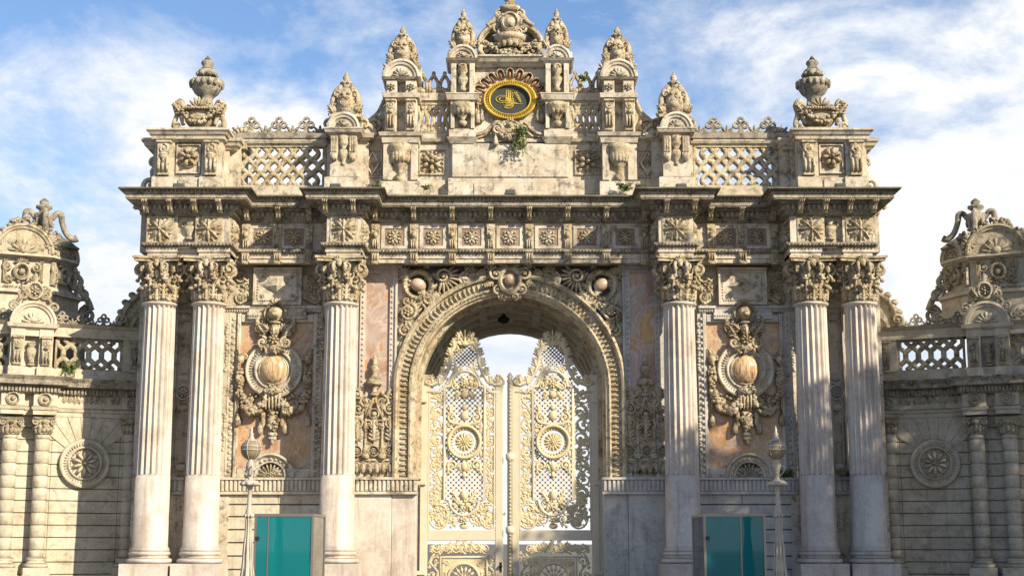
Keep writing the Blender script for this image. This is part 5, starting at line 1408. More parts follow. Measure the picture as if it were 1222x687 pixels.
# ================================================================= THE CURVING WINGS
ANG = radians(24)
Xj = abs(168-CX)/F*(D+1.4)*1.0
for sx in (-1, 1):
    side = 'left' if sx < 0 else 'right'
    fr = Frame(Xj-.15, 1.3, ANG)
    U = fr.XZ
    wing = thing('wing_wall', ('sunlit curved side wall of banded stone with round medallion, left of the gateway' if sx < 0 else 'shaded curved side wall of banded stone with round medallion, right of the gateway'), 'wall', (fr.ox*sx, fr.oy, 0), 'curving side walls flanking the gateway')
    og = tuple(wing['_w'])
    def bw(b, name, mat, par=None): return build(b, name, mat, par or wing, og)
    L = 7.5
    zc1, zc0 = U(100, 452, .3)[1], U(100, 464, .3)[1]; zf1, zf0 = U(100, 473, .05)[1], U(100, 487, .05)[1]; za0 = U(100, 497.5, .05)[1]
    zg = 0
    # backing and courses
    b = MB(sx, fr); b.box(-.3, L, -1.0, -.03, 0, za0+.1); b.box(-.3, L, -1.0, .0, za0+.1, zc1-.1)
    bw(b, 'mortar_backing', M['joint'])
    mx, mz = U(101, 552.5, .1)
    b = MB(sx, fr); hc = .305; z = za0; k = 0
    ztopc = za0
    # fanned blocks round the medallion, level courses elsewhere
    uC0, uC1 = U(142, 560, 0)[0], U(60, 560, 0)[0]
    while z > -.1:
        z2 = z-hc
        for (ua, ub) in ((-.3, uC0), (uC0, uC1), (uC1, L)):
            R = random.Random(k*7+int(ua*10)); cuts = [ua]
            while cuts[-1] < ub-1.3: cuts.append(cuts[-1]+R.uniform(.8, 1.5))
            cuts.append(ub)
            if ua == uC0: cuts = [ua, ub]
            for c0, c1 in zip(cuts[:-1], cuts[1:]):
                b.cbox(c0+.003, c1-.003, -.2, .03, z2+.007, z-.006, .012)
        z = z2; k += 1
    crs = bw(b, 'ashlar_courses', M['wing'])
    b = MB(sx, fr)
    for i in range(-3, 4):
        if i == 0: pass
        a0 = pi/2+(i-.5)*.26; a1 = pi/2+(i+.5)*.26
        r0, r1 = .55, (za0-mz-.02)
        if r1 < .7: r1 = .7
        def pt(a, r):
            return (mx+r*cos(a), mz+r*sin(a))
        def top_(a):
            rr = (za0-.01-mz)/max(.2, sin(a)); rr = min(rr, 1.35); return (mx+rr*cos(a), mz+rr*sin(a))
        b.poly([pt(a0+.012, r0), top_(a0+.008), top_(a1-.008), pt(a1-.012, r0)], -.02, .05+.004*(i % 2))
    bw(b, 'voussoirs', M['wing'], crs)
    # medallion
    b = MB(sx, fr)
    b.disc(mx, mz, -.02, .10, .62); b.arc(mx, mz, [(.63, .0), (.63, .15), (.60, .18), (.55, .15), (.43, .13), (.42, .19), (.39, .20), (.37, .10)], 0, 2*pi, 44, 1, True)
    for i in range(44):
        a = 2*pi*i/44; b.blob(mx+.49*cos(a), .14, mz+.49*sin(a), .045, .045, .020, a, 6, 2)
    med = bw(b, 'medallion', M['wing'])
    b = MB(sx, fr); b.flower(mx, mz, .11, .34, 10, .13, .12)
    for i in range(30):
        a = 2*pi*i/30; b.blob(mx+.35*cos(a), .11, mz+.35*sin(a), .02, .05, .018, a, 5, 2)
    bw(b, 'flower', M['wing'], med)
    # banded half columns
    def wcol(px, o, r, name='banded_column'):
        u = U(px, 590, o)[0]; b = MB(sx, fr)
        zb_, zt_ = U(px, 664, o)[1], U(px, 518, o)[1]
        z = za0
        while z > 0:
            z2 = z-hc; lo, hi = max(z2+.008, zb_), min(z-.007, zt_)
            if hi-lo > .03: b.lathe(u, o, [(r-.012, lo-.001), (r, lo+.012), (r, hi-.012), (r-.012, hi+.001)], 20)
            z = z2
        b.lathe(u, o, [(r-.02, zb_-.05), (r-.02, zt_+.02)], 20)
        c = bw(b, name, M['wing'])
        b = MB(sx, fr); b.lathe(u, o, [(r+.11, zb_-.26), (r+.12, zb_-.18), (r+.05, zb_-.14), (r+.04, zb_-.09), (r+.08, zb_-.04), (r+.02, zb_)], 20); b.tiers(u-r-.14, u+r+.14, o-r, o+r+.12, [(0, .04, zb_-.45, .04), (zb_-.45, 0, zb_-.26, 0)])
        bw(b, 'column_base', M['wing'], c)
        b = MB(sx, fr); h = U(px, 498, o)[1]-zt_
        b.lathe(u, o, [(r+.02, zt_), (r+.03, zt_+.03), (r-.01, zt_+.05), (r, zt_+h*.6), (r+.08, zt_+h*.85)], 16)
        b.tiers(u-r-.06, u+r+.06, o-r, o+r+.06, [(zt_+h*.86, 0, zt_+h, .04)])
        for i in range(7):
            a = pi*i/6; b.blob(u+(r+.01)*cos(a), o+(r+.01)*sin(a), zt_+h*.32, .06, .06, .14, 0, 7, 3, True); b.blob(u+(r+.05)*cos(a), o+(r+.05)*sin(a), zt_+h*.44, .045, .05, .04, 0, 6, 2, True)
        for sg in (-1, 1): b.spiral(u+sg*(r+.02), zt_+h*.72, o+r+.02, .085, 1.4, pi/2, -sg, .03)
        b.blob(u, o+r+.02, zt_+h*.75, .06, .07, .08)
        bw(b, 'capital', M['wcarved'], c)
        return u
    us = [wcol(47, .28, .185), wcol(8, .28, .185), wcol(152, .04, .17, 'banded_pilaster')]
    uu = us[1]+(us[1]-us[0])*2.2
    # entablature of the wing with breaks over the columns
    hp = []
    def brk(u, o, w): return (u, o, w)
    pts = [(-.3, .0)]
    pts = [(-.35, .16), (us[2]+.27, .16), (us[2]+.27, .03), (us[0]-.30, .03), (us[0]-.30, .42), (us[0]+.28, .42), (us[0]+.28, .20), (us[1]-.28, .20), (us[1]-.28, .42), (us[1]+.28, .42), (us[1]+.28, .05), (L, .05)]
    if pts[7][0] < pts[6][0]: pts = pts[:6]+[(us[1]+.28, .42), (us[1]+.28, .05), (L, .05)]
    path = list(reversed(pts))
    cp = [(us[0]-.30, .42), (us[1]+.28, .42)]
    path2 = [(L, .05), (us[1]+.28, .05), (us[1]+.28, .42), (us[0]-.30, .42), (us[0]-.30, .03), (us[2]+.27, .03), (us[2]+.27, .16), (-.35, .16)]
    b = MB(sx, fr); sweep(b, path, [(-.25, za0), (0, za0), (0, za0+.10), (.03, za0+.12), (.05, zf0-.04), (0, zf0), (0, zf1), (-.2, zf1)]); b.box(-.3, L, -.5, .0, za0, zf1)
    we = bw(b, 'entablature', M['wing'])
    b = MB(sx, fr); hh = zc1-zf1
    sweep(b, path2, [(-.2, zf1), (.02, zf1), (.05, zf1+.03), (.05, zf1+hh*.4), (.12, zf1+hh*.45), (.24, zf1+hh*.5), (.26, zf1+hh*.75), (.33, zf1+hh*.97), (.33, zc1), (-.4, zc1+.04)]); b.box(-.3, L, -.8, -.2, zf1, zc1+.03)
    def dent2(T, st, n): b.T = T; b.box(-.028, .028, -.01, .06, zf1+.04, zf1+hh*.40); b.T = None
    along(path2, .05, .088, dent2)
    bw(b, 'cornice', M['cornice'], we)
    b = MB(sx, fr); zm = (zf0+zf1)/2
    for u, o in ((us[0], .42), (us[1], .42), (us[2], .16)):
        b.arc(u, zm+.01, [(.17, o-.02), (.17, o+.05), (.13, o+.07), (.11, o+.02)], 0, 2*pi, 18); b.blob(u, o, zm+.01, .07, .07, .07)
    R = random.Random(2); u = us[2]+.4
    while u < us[0]-.45: b.leaf(u, zm-.05, .03, pi/2+R.uniform(-.5, .5), .22, .16, 3, .035); u += .13
    bw(b, 'frieze_carving', M['wcarved'], we)
    # balustrade
    ob = -.05
    zb1, zb0 = U(100, 406, ob)[1], U(100, 440, ob)[1]; zr0, zr1 = U(100, 404, ob)[1], U(100, 388, ob+.1)[1]
    u0, u1 = U(146, 420, ob)[0], U(66, 420, ob)[0]
    b = MB(sx, fr); b.box(-.3, L, -.5, ob+.08, zc1, zb0-.03); b.box(-.3, L, -.4, ob+.1, zr0, zr1-.08); b.tiers(-.3, L, -.4, ob+.1, [(zr1-.08, .02, zr1, .12), (zr0-.0, .05, zr0+.05, .05)])
    for (ua, ub) in ((-.3, u0), ):
        b.box(ua, ub, -.3, ob+.12, zb0-.04, zr0)
    bal = bw(b, 'balustrade', M['wing'])
    b = MB(sx, fr); lattice(b, u0+.04, u1-.04, zb0, zb1, ob-.10, ob+.03, m(14.2), (zb1-zb0)*1.28, .115, 'hex')
    uu0 = U(12, 420, ob)[0]; lattice(b, uu0+.05, uu0+2.6, zb0, zb1, ob-.10, ob+.03, m(14.2), (zb1-zb0)*1.28, .115, 'hex')
    bw(b, 'openwork', M['wcarved'], bal)
    b = MB(sx, fr); cu = (u0+.0-.25)
    for xx in ((u0-.3)/2+.0,): console(b, cu-.05, ob+.12, zb0+.05, zr0-.02, .3); b.blob(cu-.05, ob+.14, (zb0+zr0)/2, .12, .12, .16)
    bw(b, 'console', M['wcarved'], bal)
    b = MB(sx, fr); hcz = .36; n = int((u1-u0)/.24); cresting(b, u0-.15, u1+.0, zr1, hcz, ob-.1, n, 0); cresting(b, uu0+.1, uu0+2.6, zr1, hcz, ob-.1, 10, 0); bw(b, 'cresting', M['cornice'], bal)
    # quadrant scroll climbing to the gateway
    b = MB(sx, fr); ue = U(166, 380, ob)[0]; un = U(150, 384, ob)[0]; R_ = .62; zq = zr1
    pts = [(un+.12-R_*1.35*(1-cos(t)), zq+.05+R_*1.55*sin(t)) for t in [i*pi/2/10 for i in range(11)]]
    pts = [(un+.12-.75*(1-cos(pi/2*i/10)), zq+.05+.95*sin(pi/2*i/10)) for i in range(11)]
    b.poly(pts+[(un-.9, zq+1.0), (un-.9, zq)], ob-.3, ob+.0); b.ribbon(pts, .12, ob-.3, ob+.08, False, .02)
    for i in range(6):
        p = pts[i*2]; b.blob(p[0]+.05, ob, p[1]+.08, .11, .09, .09, 0, 8, 3, True)
    b.spiral(un+.10, zq+.22, ob+.05, .16, 1.4, -pi/2, 1, .055); b.arc(un-.52, zq, [(.42, ob), (.42, ob+.06), (.34, ob+.06), (.33, ob)], 0, pi/1, 14)
    bw(b, 'quadrant_scroll', M['wcarved'])
    # aedicule over the coupled columns
    a0, a1 = U(64, 420, .35)[0], U(11, 420, .35)[0]; ao = .35
    zk0, zk1 = U(38, 436, ao)[1], U(38, 404, ao)[1]; zk2, zk3 = U(38, 391, ao+.1)[1], U(38, 385, ao+.1)[1]; am = (a0+a1)/2
    b = MB(sx, fr); b.box(a0+.02, a1-.02, -.45, ao-.22, zc1, zk2)
    for ux in (a0+.19, a1-.19): b.tiers(ux-.17, ux+.17, -.3, ao-.02, [(zc1, .03, zk0-.03, .03), (zk0-.03, .03, zk0, 0), (zk0, 0, zk2, 0)])
    b.box(a0+.3, a1-.3, -.3, ao-.08, zc1, zk0-.02); b.box(a0+.3, a1-.3, -.3, ao-.05, zk1+.08, zk2)
    b.tiers(a0, a1, -.4, ao-.02, [(zk2-.02, .0, zk2+.03, .05), (zk2+.03, .07, zk3, .10)])
    hr = (a1-a0)/2+.02; hood(b, am, -.3, ao+.06, zk3, hr)
    aed = bw(b, 'aedicule', M['wing'])
    b = MB(sx, fr)
    for ux in (a0+.19, a1-.19): console(b, ux, ao-.02, zk0+.02, zk1+.06, .28); b.blob(ux, ao, (zk0+zk1)/2-.08, .09, .12, .14)
    bw(b, 'console', M['wcarved'], aed)
    b = MB(sx, fr); b.lathe(am, ao-.12, [(.10, zk0), (.11, zk0+.05), (.05, zk0+.10), (.09, zk0+.22), (.13, zk0+.40), (.10, zk0+.46), (.07, zk0+.5), (.12, zk0+.56), (.10, zk0+.60)], 14)
    bw(b, 'niche_vase', M['wcarved'], aed)
    b = MB(sx, fr); zt = zk3+hr
    for sg in (-1, 1):
        b.spiral(am+sg*.28, zt+.22, .3, .17, 1.5, pi/2, sg, .055); b.spiral(am+sg*.50, zt-.12, .3, .15, 1.4, -pi/2, -sg, .05); b.tube([(am+sg*.2, .3, zt+.35), (am+sg*.32, .3, zt+.15), (am+sg*.42, .3, zt-.02)], .05, 6)
        b.leaf(am+sg*.15, zt+.1, .3, pi/2-sg*.6, .35, .25, 4, .1)
    b.poly([(am-.3, zt-.1), (am+.3, zt-.1), (am+.2, zt+.42), (am-.2, zt+.42)], 0, .28)
    b.arc(am, zt+.30, [(.21, .25), (.21, .36), (.16, .38), (.13, .3)], 0, 2*pi, 18, 1.15); b.flower(am, zt+.30, .28, .13, 6, .08)
    b.fan(am, zt+.50, .28, .20, .2, pi-.2, 7, .07, .1, 1, True); b.blob(am, .28, zt+.58, .08, .08, .2, 0, 8, 3, True)
    bw(b, 'scroll_crest', M['wcarved'], aed)
    # ---------------- pavilion behind the wing
    back = -1.3
    u0p, zP2 = U(58, 306, back); cu_ = U(26, 320, back)[0]; hw = abs(cu_-u0p)+.05
    zP1 = U(30, 340, back)[1]; zPt = U(30, 283, back)[1]; zP0 = U(30, 378, back)[1]
    pav = thing('wing_pavilion', ('sunlit roof pavilion with arched pediments and handled urn above the left side wall' if sx < 0 else 'grey roof pavilion with arched pediments and handled urn above the right side wall'), 'pavilion', (fr.ox*sx+fr.ux*cu_*sx, fr.oy+fr.uy*cu_+1.0, 0), 'roof pavilions above the side walls')
    pg = tuple(pav['_w'])
    def bp_(b, name, mat, par=None): return build(b, name, mat, par or pav, pg)
    wC = hw+.62; dep = 2.3
    def octa(b, w, e, z0_, z1_, e1=None):
        # chamfered plan: front face half-width w, 45 degree sides
        e1 = e if e1 is None else e1
        def ring(ee):
            ww = w+ee*.42; c = .72+ee*.2
            f_ = back+ee; q = c
            return [(cu_-ww, f_), (cu_+ww, f_), (cu_+ww+q, f_-q), (cu_+ww+q, f_-q-dep), (cu_-ww-q, f_-q-dep), (cu_-ww-q, f_-q)]
        A, B = ring(e), ring(e1); n = 6
        b.add([(x, o, z0_) for x, o in A]+[(x, o, z1_) for x, o in B], [tuple(range(n)), tuple(range(n, 2*n))]+[(i, (i+1) % n, n+(i+1) % n, n+i) for i in range(n)])
    b = MB(sx, fr)
    octa(b, hw-(.5 if sx > 0 else 0), .55-(.5 if sx > 0 else 0), 0, zP0-.2); octa(b, hw, .55, zP0-.2, zP0); octa(b, hw, .62, zP0, zP0+.06); octa(b, hw, .40, zP0+.06, zP0+.25, .32); octa(b, hw, .22, zP0+.25, zP1-.25); octa(b, hw, .32, zP1-.25, zP1-.16); octa(b, hw, .14, zP1-.16, zP1, .05)
    octa(b, hw, -.03, zP1, zP2-.10); octa(b, hw, .05, zP2-.10, zP2-.05, .12); octa(b, hw, .18, zP2-.05, zP2+.02); octa(b, hw-.15, -.2, zP2+.02, zP2+.35, -.5)
    pb = bp_(b, 'pavilion_body', M['wing'])
    b = MB(sx, fr)
    hood(b, cu_, back-.7, back+.2, zP2+.02, hw+.06); b.fan(cu_, zP2+.05, back+.13, .36, .15, pi-.15, 9, .08, .2)
    for sg in (-1, 1):
        b.T = Matrix.Translation((cu_+sg*(hw+.36), back-.36, 0)) @ Matrix.Rotation(-sg*pi/4, 4, 'Z'); hood(b, 0, -.4, .2, zP2+.02, .46); b.T = None
    bp_(b, 'arched_pediment', M['wcarved'], pb)
    b = MB(sx, fr); zmid = (zP1+zP2)/2-.05
    for ax, rot in ((0, 0), (1, 1), (-1, 1)):
        if rot: b.T = Matrix.Translation((cu_+ax*(hw+.36), back-.36, 0)) @ Matrix.Rotation(-ax*pi/4, 4, 'Z')
        else: b.T = Matrix.Translation((cu_, back-.03, 0))
        b.arc(0, zmid, [(.22, 0), (.22, .12), (.17, .15), (.13, .08)], 0, 2*pi, 18, 1.1); b.blob(0, .03, zmid, .10, .12, .11)
        for sg in (-1, 1):
            b.spiral(sg*.36, zmid+.12, .06, .13, 1.4, pi/2, -sg, .04); b.spiral(sg*.33, zmid-.20, .06, .12, 1.3, -pi/2, sg, .04)
            for i in range(3): b.cbox(sg*(.46+.0)-.05+i*.035-.035, sg*.46-.03+i*.035-.035, 0, .10+.0*i, zP1+.05, zP2-.15, .005)
        b.fan(0, zmid+.22, .05, .22, .2, pi-.2, 7, .07, .1)
    b.T = None
    for sg in (-1, 1): b.leaf(cu_+sg*(hw+.0), zP2+.15, back+.05, pi/2, .5, .4, 5, .12); b.flower(cu_+sg*(hw+.0), zP2+.28, back+.1, .2, 8, .1)
    bp_(b, 'carving', M['wcarved'], pb)
    for sg in (-1, 1):          # volutes and leaf piles stepping down the flanks
        b = MB(sx, fr)
        xe = cu_+sg*(hw+.80)
        b.spiral(xe+sg*.18, zP1-.02, back-.75, .20, 1.5, pi/2, sg, .07); b.spiral(xe+sg*.34, zP0+.28, back-.8, .22, 1.5, pi/2, sg, .08)
        b.tube([(xe-sg*.05, back-.75, zP1+.55), (xe+sg*.12, back-.75, zP1+.35), (xe+sg*.10, back-.75, zP1+.10), (xe+sg*.32, back-.75, zP1-.18), (xe+sg*.45, back-.78, zP0+.40)], [.06, .08, .08, .09, .08], 7)
        for k in range(5): b.leaf(xe+sg*(.0+.07*k), zP1+.40-k*.2, back-.72, pi/2-sg*.2, .22, .16, 3, .08)
        bp_(b, 'flank_scroll', M['wcarved'], pb)
    b = MB(sx, fr)
    for k in range(13):
        a = pi*(k+.5)/13; b.blob(cu_+(hw+.12)*cos(a), back+.05, zP2+.02+(hw+.12)*sin(a), .06, .10, .08, a, 6, 3, True)
    b.clump(cu_, zP2+hw+.14, back-.1, .35, .14, 26, .09, .13, 12); b.clump(cu_, zP1-.1, back+.12, hw*.9, .05, 30, .06, .07, 13); b.clump(cu_, zP1+.12, back+.0, hw*.75, .10, 24, .07, .09, 14)
    bp_(b, 'crest_carving', M['wcarved'], pb)
    # urn with lyre handles
    b = MB(sx, fr); uo = back-1.0; uu_, zU1 = U(52, 237, uo); zU0 = U(52, 282, uo)[1]; H_ = zU1-zU0
    uu_ = U(52, 260, uo)[0]
    b.frus(uu_-.9, uu_+.9, uo-.9, uo+.9, zP2+.3, uu_-.35, uu_+.35, uo-.35, uo+.35, zU0+.05)
    b.lathe(uu_, uo, [(.30, zU0), (.16, zU0+H_*.12), (.14, zU0+H_*.2), (.26, zU0+H_*.45), (.27, zU0+H_*.58), (.12, zU0+H_*.63), (.12, zU0+H_*.68), (.22, zU0+H_*.74), (.22, zU0+H_*.80), (.10, zU0+H_*.84), (.14, zU0+H_*.90), (.10, zU0+H_*.95), (.03, zU0+H_)], 14)
    for sg in (-1, 1):
        b.tube([(uu_+sg*.22, uo, zU0+H_*.45), (uu_+sg*.34, uo, zU0+H_*.62), (uu_+sg*.46, uo, zU0+H_*.60), (uu_+sg*.50, uo, zU0+H_*.40), (uu_+sg*.62, uo, zU0+H_*.12), (uu_+sg*.80, uo, zU0-.02), (uu_+sg*.92, uo, zU0+.02)], [.06, .08, .09, .08, .08, .09, .10], 8)
        b.tube([(uu_, uo+sg*.2, zU0+H_*.45), (uu_, uo+sg*.42, zU0+H_*.60), (uu_, uo+sg*.5, zU0+H_*.3), (uu_, uo+sg*.75, zU0)], [.06, .08, .08, .09], 8)
    for i in range(8):
        a = 2*pi*i/8; b.blob(uu_+.24*cos(a), uo+.24*sin(a), zU0+H_*.35, .06, .06, .14, 0, 6, 3, True)
    b.clump(uu_, zU0-.05, uo+.5, .45, .18, 20, .1, .12, 3)
    bp_(b, 'urn', M['cornice'], pb)
# ================================================================= LAMPS, BOOTHS, SMALL THINGS, GROUND, TREES, SKY
ol = 9.0
for sx in (-1, 1):
    px = 299.5 if sx < 0 else 926.5
    X = Xp(px if sx < 0 else 2*CX-px, 540, ol); X = Xp(px, 540, ol)
    t = thing('street_lamp', ('sunlit cream lamp post with round glass lantern, in front of the left bay' if sx < 0 else 'white lamp post with round glass lantern, in front of the right bay'), 'street lamp', (sx*X, -ol, 0), 'lamp posts before the gateway')
    w = tuple(t['_w'])
    z = lambda py: Zp(py, ol); zc0 = z(536)-.18
    b = MB(sx)
    b.lathe(X, ol, [(.26, 0), (.26, .1), (.20, .14), (.20, .22), (.14, .30), (.11, .75), (.09, z(664)-.12), (.075, z(664)), (.065, z(650)), (.052, z(630)), (.052, z(618)), (.072, z(612)), (.048, z(606)), (.042, z(595)), (.036, z(584)), (.06, z(582)), (.045, z(572)), (.05, z(562)), (.09, z(555)), (.05, z(549)), (.06, zc0)], 16)
    p = build(b, 'post', M['white'], t, w)
    b = MB(sx)
    for q in range(8):
        a = 2*pi*q/8; b.blob(X+.075*cos(a), ol+.075*sin(a), z(615), .025, .035, .04, 0, 6, 2, True)
        b.tube([(X+.065*cos(a), ol+.065*sin(a), z(618)), (X+.055*cos(a), ol+.055*sin(a), z(635)), (X+.085*cos(a), ol+.085*sin(a), z(655)), (X+.095*cos(a), ol+.095*sin(a), z(672)), (X+.13*cos(a), ol+.13*sin(a), z(690))], .016, 5)
    build(b, 'base_leafwork', M['white'], p, w); b = MB(sx)
    for q in range(8): a = 2*pi*q/8; b.blob(X+.14*cos(a), ol+.14*sin(a), z(577), .06, .06, .045, 0, 7, 3, True)
    b.lathe(X, ol, [(.08, z(580)), (.17, z(578)), (.16, z(574)), (.06, z(572))], 16)
    build(b, 'collar', M['white'], p, w)
    b = MB(sx)
    for q in range(4):
        a = 2*pi*q/4+.4; b.tube([(X+.045*cos(a), ol+.045*sin(a), z(568)), (X+.13*cos(a), ol+.13*sin(a), z(562)), (X+.13*cos(a), ol+.13*sin(a), z(556)), (X+.08*cos(a), ol+.08*sin(a), z(557))], .012, 5)
    build(b, 'bracket', M['white'], p, w)
    b = MB(sx); zc, r = z(536), .185
    b.lathe(X, ol, [(.05, zc-.19), (.11, zc-.155), (.165, zc-.085), (r, zc), (.185, zc+.06), (.16, zc+.12), (.12, zc+.165)], 20); g = build(b, 'lantern_glass', M['lampglass'], t, w)
    b = MB(sx)
    for q in range(6):
        a = 2*pi*q/6+.3; b.tube([(X+rr*cos(a), ol+rr*sin(a), zz) for rr, zz in ((.055, zc-.19), (.115, zc-.155), (.17, zc-.085), (r+.004, zc), (.188, zc+.06), (.163, zc+.12), (.12, zc+.17))], .009, 5)
    b.tube([(X+(r+.003)*cos(2*pi*i/20), ol+(r+.003)*sin(2*pi*i/20), zc-.01) for i in range(21)], .011, 5); b.tube([(X+.187*cos(2*pi*i/20), ol+.187*sin(2*pi*i/20), zc+.06) for i in range(21)], .012, 5)
    b.lathe(X, ol, [(.125, zc+.155), (.11, zc+.18), (.05, zc+.205), (.06, zc+.23), (.035, zc+.26), (.05, zc+.29), (.02, zc+.33), (.028, zc+.37), (.0, z(507))], 16)
    build(b, 'lantern_cap', M['white'], g, w)
# ---- glazed guard booths
for sx in (-1, 1):
    of = 7.2; odp = of-1.9
    a, c = (303, 374) if sx < 0 else (840, 914)
    x0, x1 = sorted((Xp(a, 640, of), Xp(c, 640, of))); zt = Zp(613, of)
    t = thing('guard_booth', ('teal glass guard booth standing before the left bay' if sx < 0 else 'teal glass guard booth standing before the right bay'), 'booth', (sx*(x0+x1)/2, -of+.9, 0), 'glass guard booths')
    w = tuple(t['_w']); f_ = .028
    b = MB(sx)
    for xx in (x0, x1-f_*1.6):
        for oo in (of-f_*1.6, odp): b.box(xx, xx+f_*1.6, oo, oo+f_*1.6, .06, zt)
    b.box(x0, x1, of-f_*1.6, of+.002, zt-.04, zt+.01); b.box(x0, x1, odp, odp+.04, zt-.04, zt+.01); b.box(x0-.001, x0+.04, odp, of, zt-.04, zt+.012); b.box(x1-.04, x1+.001, odp, of, zt-.04, zt+.012)
    b.box(x0-.02, x1+.02, odp-.02, of+.02, .0, .08)
    fr_ = build(b, 'frame', M['bframe'], t, w)
    b = MB(sx); b.box(x0+.05, x1-.05, of-.03, of-.02, .09, zt-.05); build(b, 'front_pane', M['teal'], t, w)
    b = MB(sx); b.box(x0+.05, x1-.05, odp+.02, odp+.03, .09, zt-.05); build(b, 'back_pane', M['tealpale'], t, w)
    b = MB(sx); b.box(x1-.03, x1-.02, odp+.05, of-.05, .09, zt-.05); build(b, 'side_pane', M['tealpale'], t, w)
    b = MB(sx); b.box(x0+.02, x0+.03, odp+.05, of-.05, .09, zt-.05); build(b, 'side_pane', M['clear'], t, w)
    xl = x1-.07 if sx < 0 else x0+.07
    b = MB(sx); b.box(xl-.035, xl+.035, of-.02, of+.02, Zp(644, of), Zp(639.5, of)); build(b, 'lock', M['iron'], fr_, w)
    b = MB(sx); xx = x1-.28 if sx < 0 else x0+.75; b.box(xx-.012, xx+.012, of-.05, of-.01, .09, zt-.05); build(b, 'glazing_bar', M['bframe'], fr_, w)
# ---- floodlights sitting on the main cornice
names = {213: 'on the cornice under the far left urn pedestal', 377: 'on the cornice under the left inner pinnacle', 609: 'on the cornice below the middle of the plain marble tablet', 812: 'on the cornice under the right inner pinnacle', 1003: 'on the cornice under the far right urn pedestal'}
for px, o in ((213, 1.45), (400, 1.42), (609, .80), (813, 1.42), (1003, 1.45)):
    key = min(names, key=lambda k: abs(k-px)); s_ = -1 if px < CX else 1; x = Xp(px, 218, o)*s_; zb = zc_top+.02
    t = thing('floodlight', 'small dark box floodlight '+names[key], 'floodlight', (x, -o, zb), 'floodlights on the cornice'); w = tuple(t['_w'])
    b = MB(); b.cbox(x-.13, x+.13, o-.12, o+.04, zb+.06, zb+.20, .01); build(b, 'housing', M['fixture'], t, w)
    b = MB(); b.box(x-.10, x+.10, o+.042, o+.05, zb+.085, zb+.175); build(b, 'lens', M['clear'], t, w)
    b = MB(); b.box(x-.15, x-.135, o-.06, o-.02, zb, zb+.14); b.box(x+.135, x+.15, o-.06, o-.02, zb, zb+.14); b.box(x-.15, x+.15, o-.07, o-.01, zb, zb+.012); build(b, 'bracket', M['iron'], t, w)
# ---- weeds rooted in the masonry
def weed(px, py, o, r, n, label, droop=.0, fr=None, sx=None, seed=1):
    s_ = (-1 if px < CX else 1) if sx is None else sx
    if fr: u, z = fr.XZ(px, py, o); x = (fr.ox+fr.ux*u+fr.nx*o); y = fr.oy+fr.uy*u+fr.ny*o
    else: x, z = XZ(px, py, o); y = -o
    R = random.Random(seed); b = MB()
    cx, co = s_*x, -y
    for i in range(n):
        a = R.uniform(0, 2*pi); L = r*R.uniform(.5, 1.2); up = R.uniform(.3, 1.0) if R.random() > droop else -R.uniform(.5, 1.6)
        ex_, eo = cos(a)*L, abs(sin(a))*L*.6
        p = [(cx+R.uniform(-.3, .3)*r, co, z), (cx+ex_*.5, co+eo*.6, z+L*max(.25, up*.7)), (cx+ex_*.9, co+eo, z+L*up)]
        b.tube(p, [.012, .008, .003], 3)
        for k in range(7):
            t = R.random(); q = [p[1][j]*(1-t)+p[2][j]*t+R.uniform(-.03, .03) for j in range(3)]; s2 = .035*R.uniform(.6, 1.4); an = R.uniform(0, 6.28)
            b.add([(q[0], q[1], q[2]), (q[0]+cos(an)*s2, q[1]+.02, q[2]+sin(an)*s2*.8), (q[0]+cos(an)*s2*2, q[1], q[2]+sin(an)*s2*2), (q[0]+cos(an+.6)*s2, q[1]-.01, q[2]+sin(an+.6)*s2)], [(0, 1, 2, 3)])
    tag(build(b, 'weed_tuft', M['leafm'], None, (s_*x, y, z)), label, 'weed', 'weeds rooted in the masonry')
weed(448, 228, .9, .22, 14, 'grass tuft on the cornice right of the left inner pedestal', 0, seed=1)
weed(746, 228, .9, .22, 22, 'grass tuft on the cornice left of the right inner pedestal', 0, seed=2)
weed(622, 160, .62, .20, 26, 'green weed growing out of the garland under the gold plaque', .35, seed=3)
weed(618, 172, .62, .26, 20, 'trailing weed hanging over the plain marble tablet', .95, seed=4)
weed(765, 226, .75, .14, 10, 'small grass patch on the cornice by the right bracket bowl tower', 0, seed=5)
weed(845, 233, .7, .16, 10, 'weed on the cornice at the left end of the right balustrade', 0, seed=6)
weed(938, 570, .15, .22, 18, 'small green plant on the fluted band beside the right lamp post', 0, seed=7)
weed(83, 441, .1, .22, 26, 'bright green plant at the foot of the left wing balustrade', .2, Frame(Xj-.15, 1.3, ANG), -1, seed=8)
weed(697, 97, .3, .16, 12, 'weed on the gallery rail right of the gold plaque', 0, seed=9)
weed(510, 226, .72, .12, 8, 'thin weeds on the cornice left of the plain marble tablet', 0, seed=10)
weed(1015, 568, .2, .14, 10, 'small plant on the band between the right paired columns', 0, seed=12)
# ---- ground
def flat(name, mat, x0, x1, y0, y1, z, kind='structure'):
    me = bpy.data.meshes.new(name); me.from_pydata([(x0, y0, z), (x1, y0, z), (x1, y1, z), (x0, y1, z)], [], [(0, 1, 2, 3)]); me.materials.append(mat)
    o = bpy.data.objects.new(name, me); bpy.context.scene.collection.objects.link(o); o['kind'] = kind; return o
M['ground'] = stone('pale_ground', (.10, .095, .085), (.12, .115, .10), (.15, .14, .12), .3, .0, .2, .5, .9, .0)
flat('ground', M['ground'], -1500, 1500, -300, 3000, 0.0)
mt, nt, bs = mat_new('paving'); br = nt.nodes.new('ShaderNodeTexBrick'); br.inputs['Scale'].default_value = 1.6
br.inputs['Color1'].default_value = (.13, .12, .11, 1); br.inputs['Color2'].default_value = (.10, .095, .09, 1); br.inputs['Mortar'].default_value = (.05, .05, .045, 1); br.inputs['Mortar Size'].default_value = .012
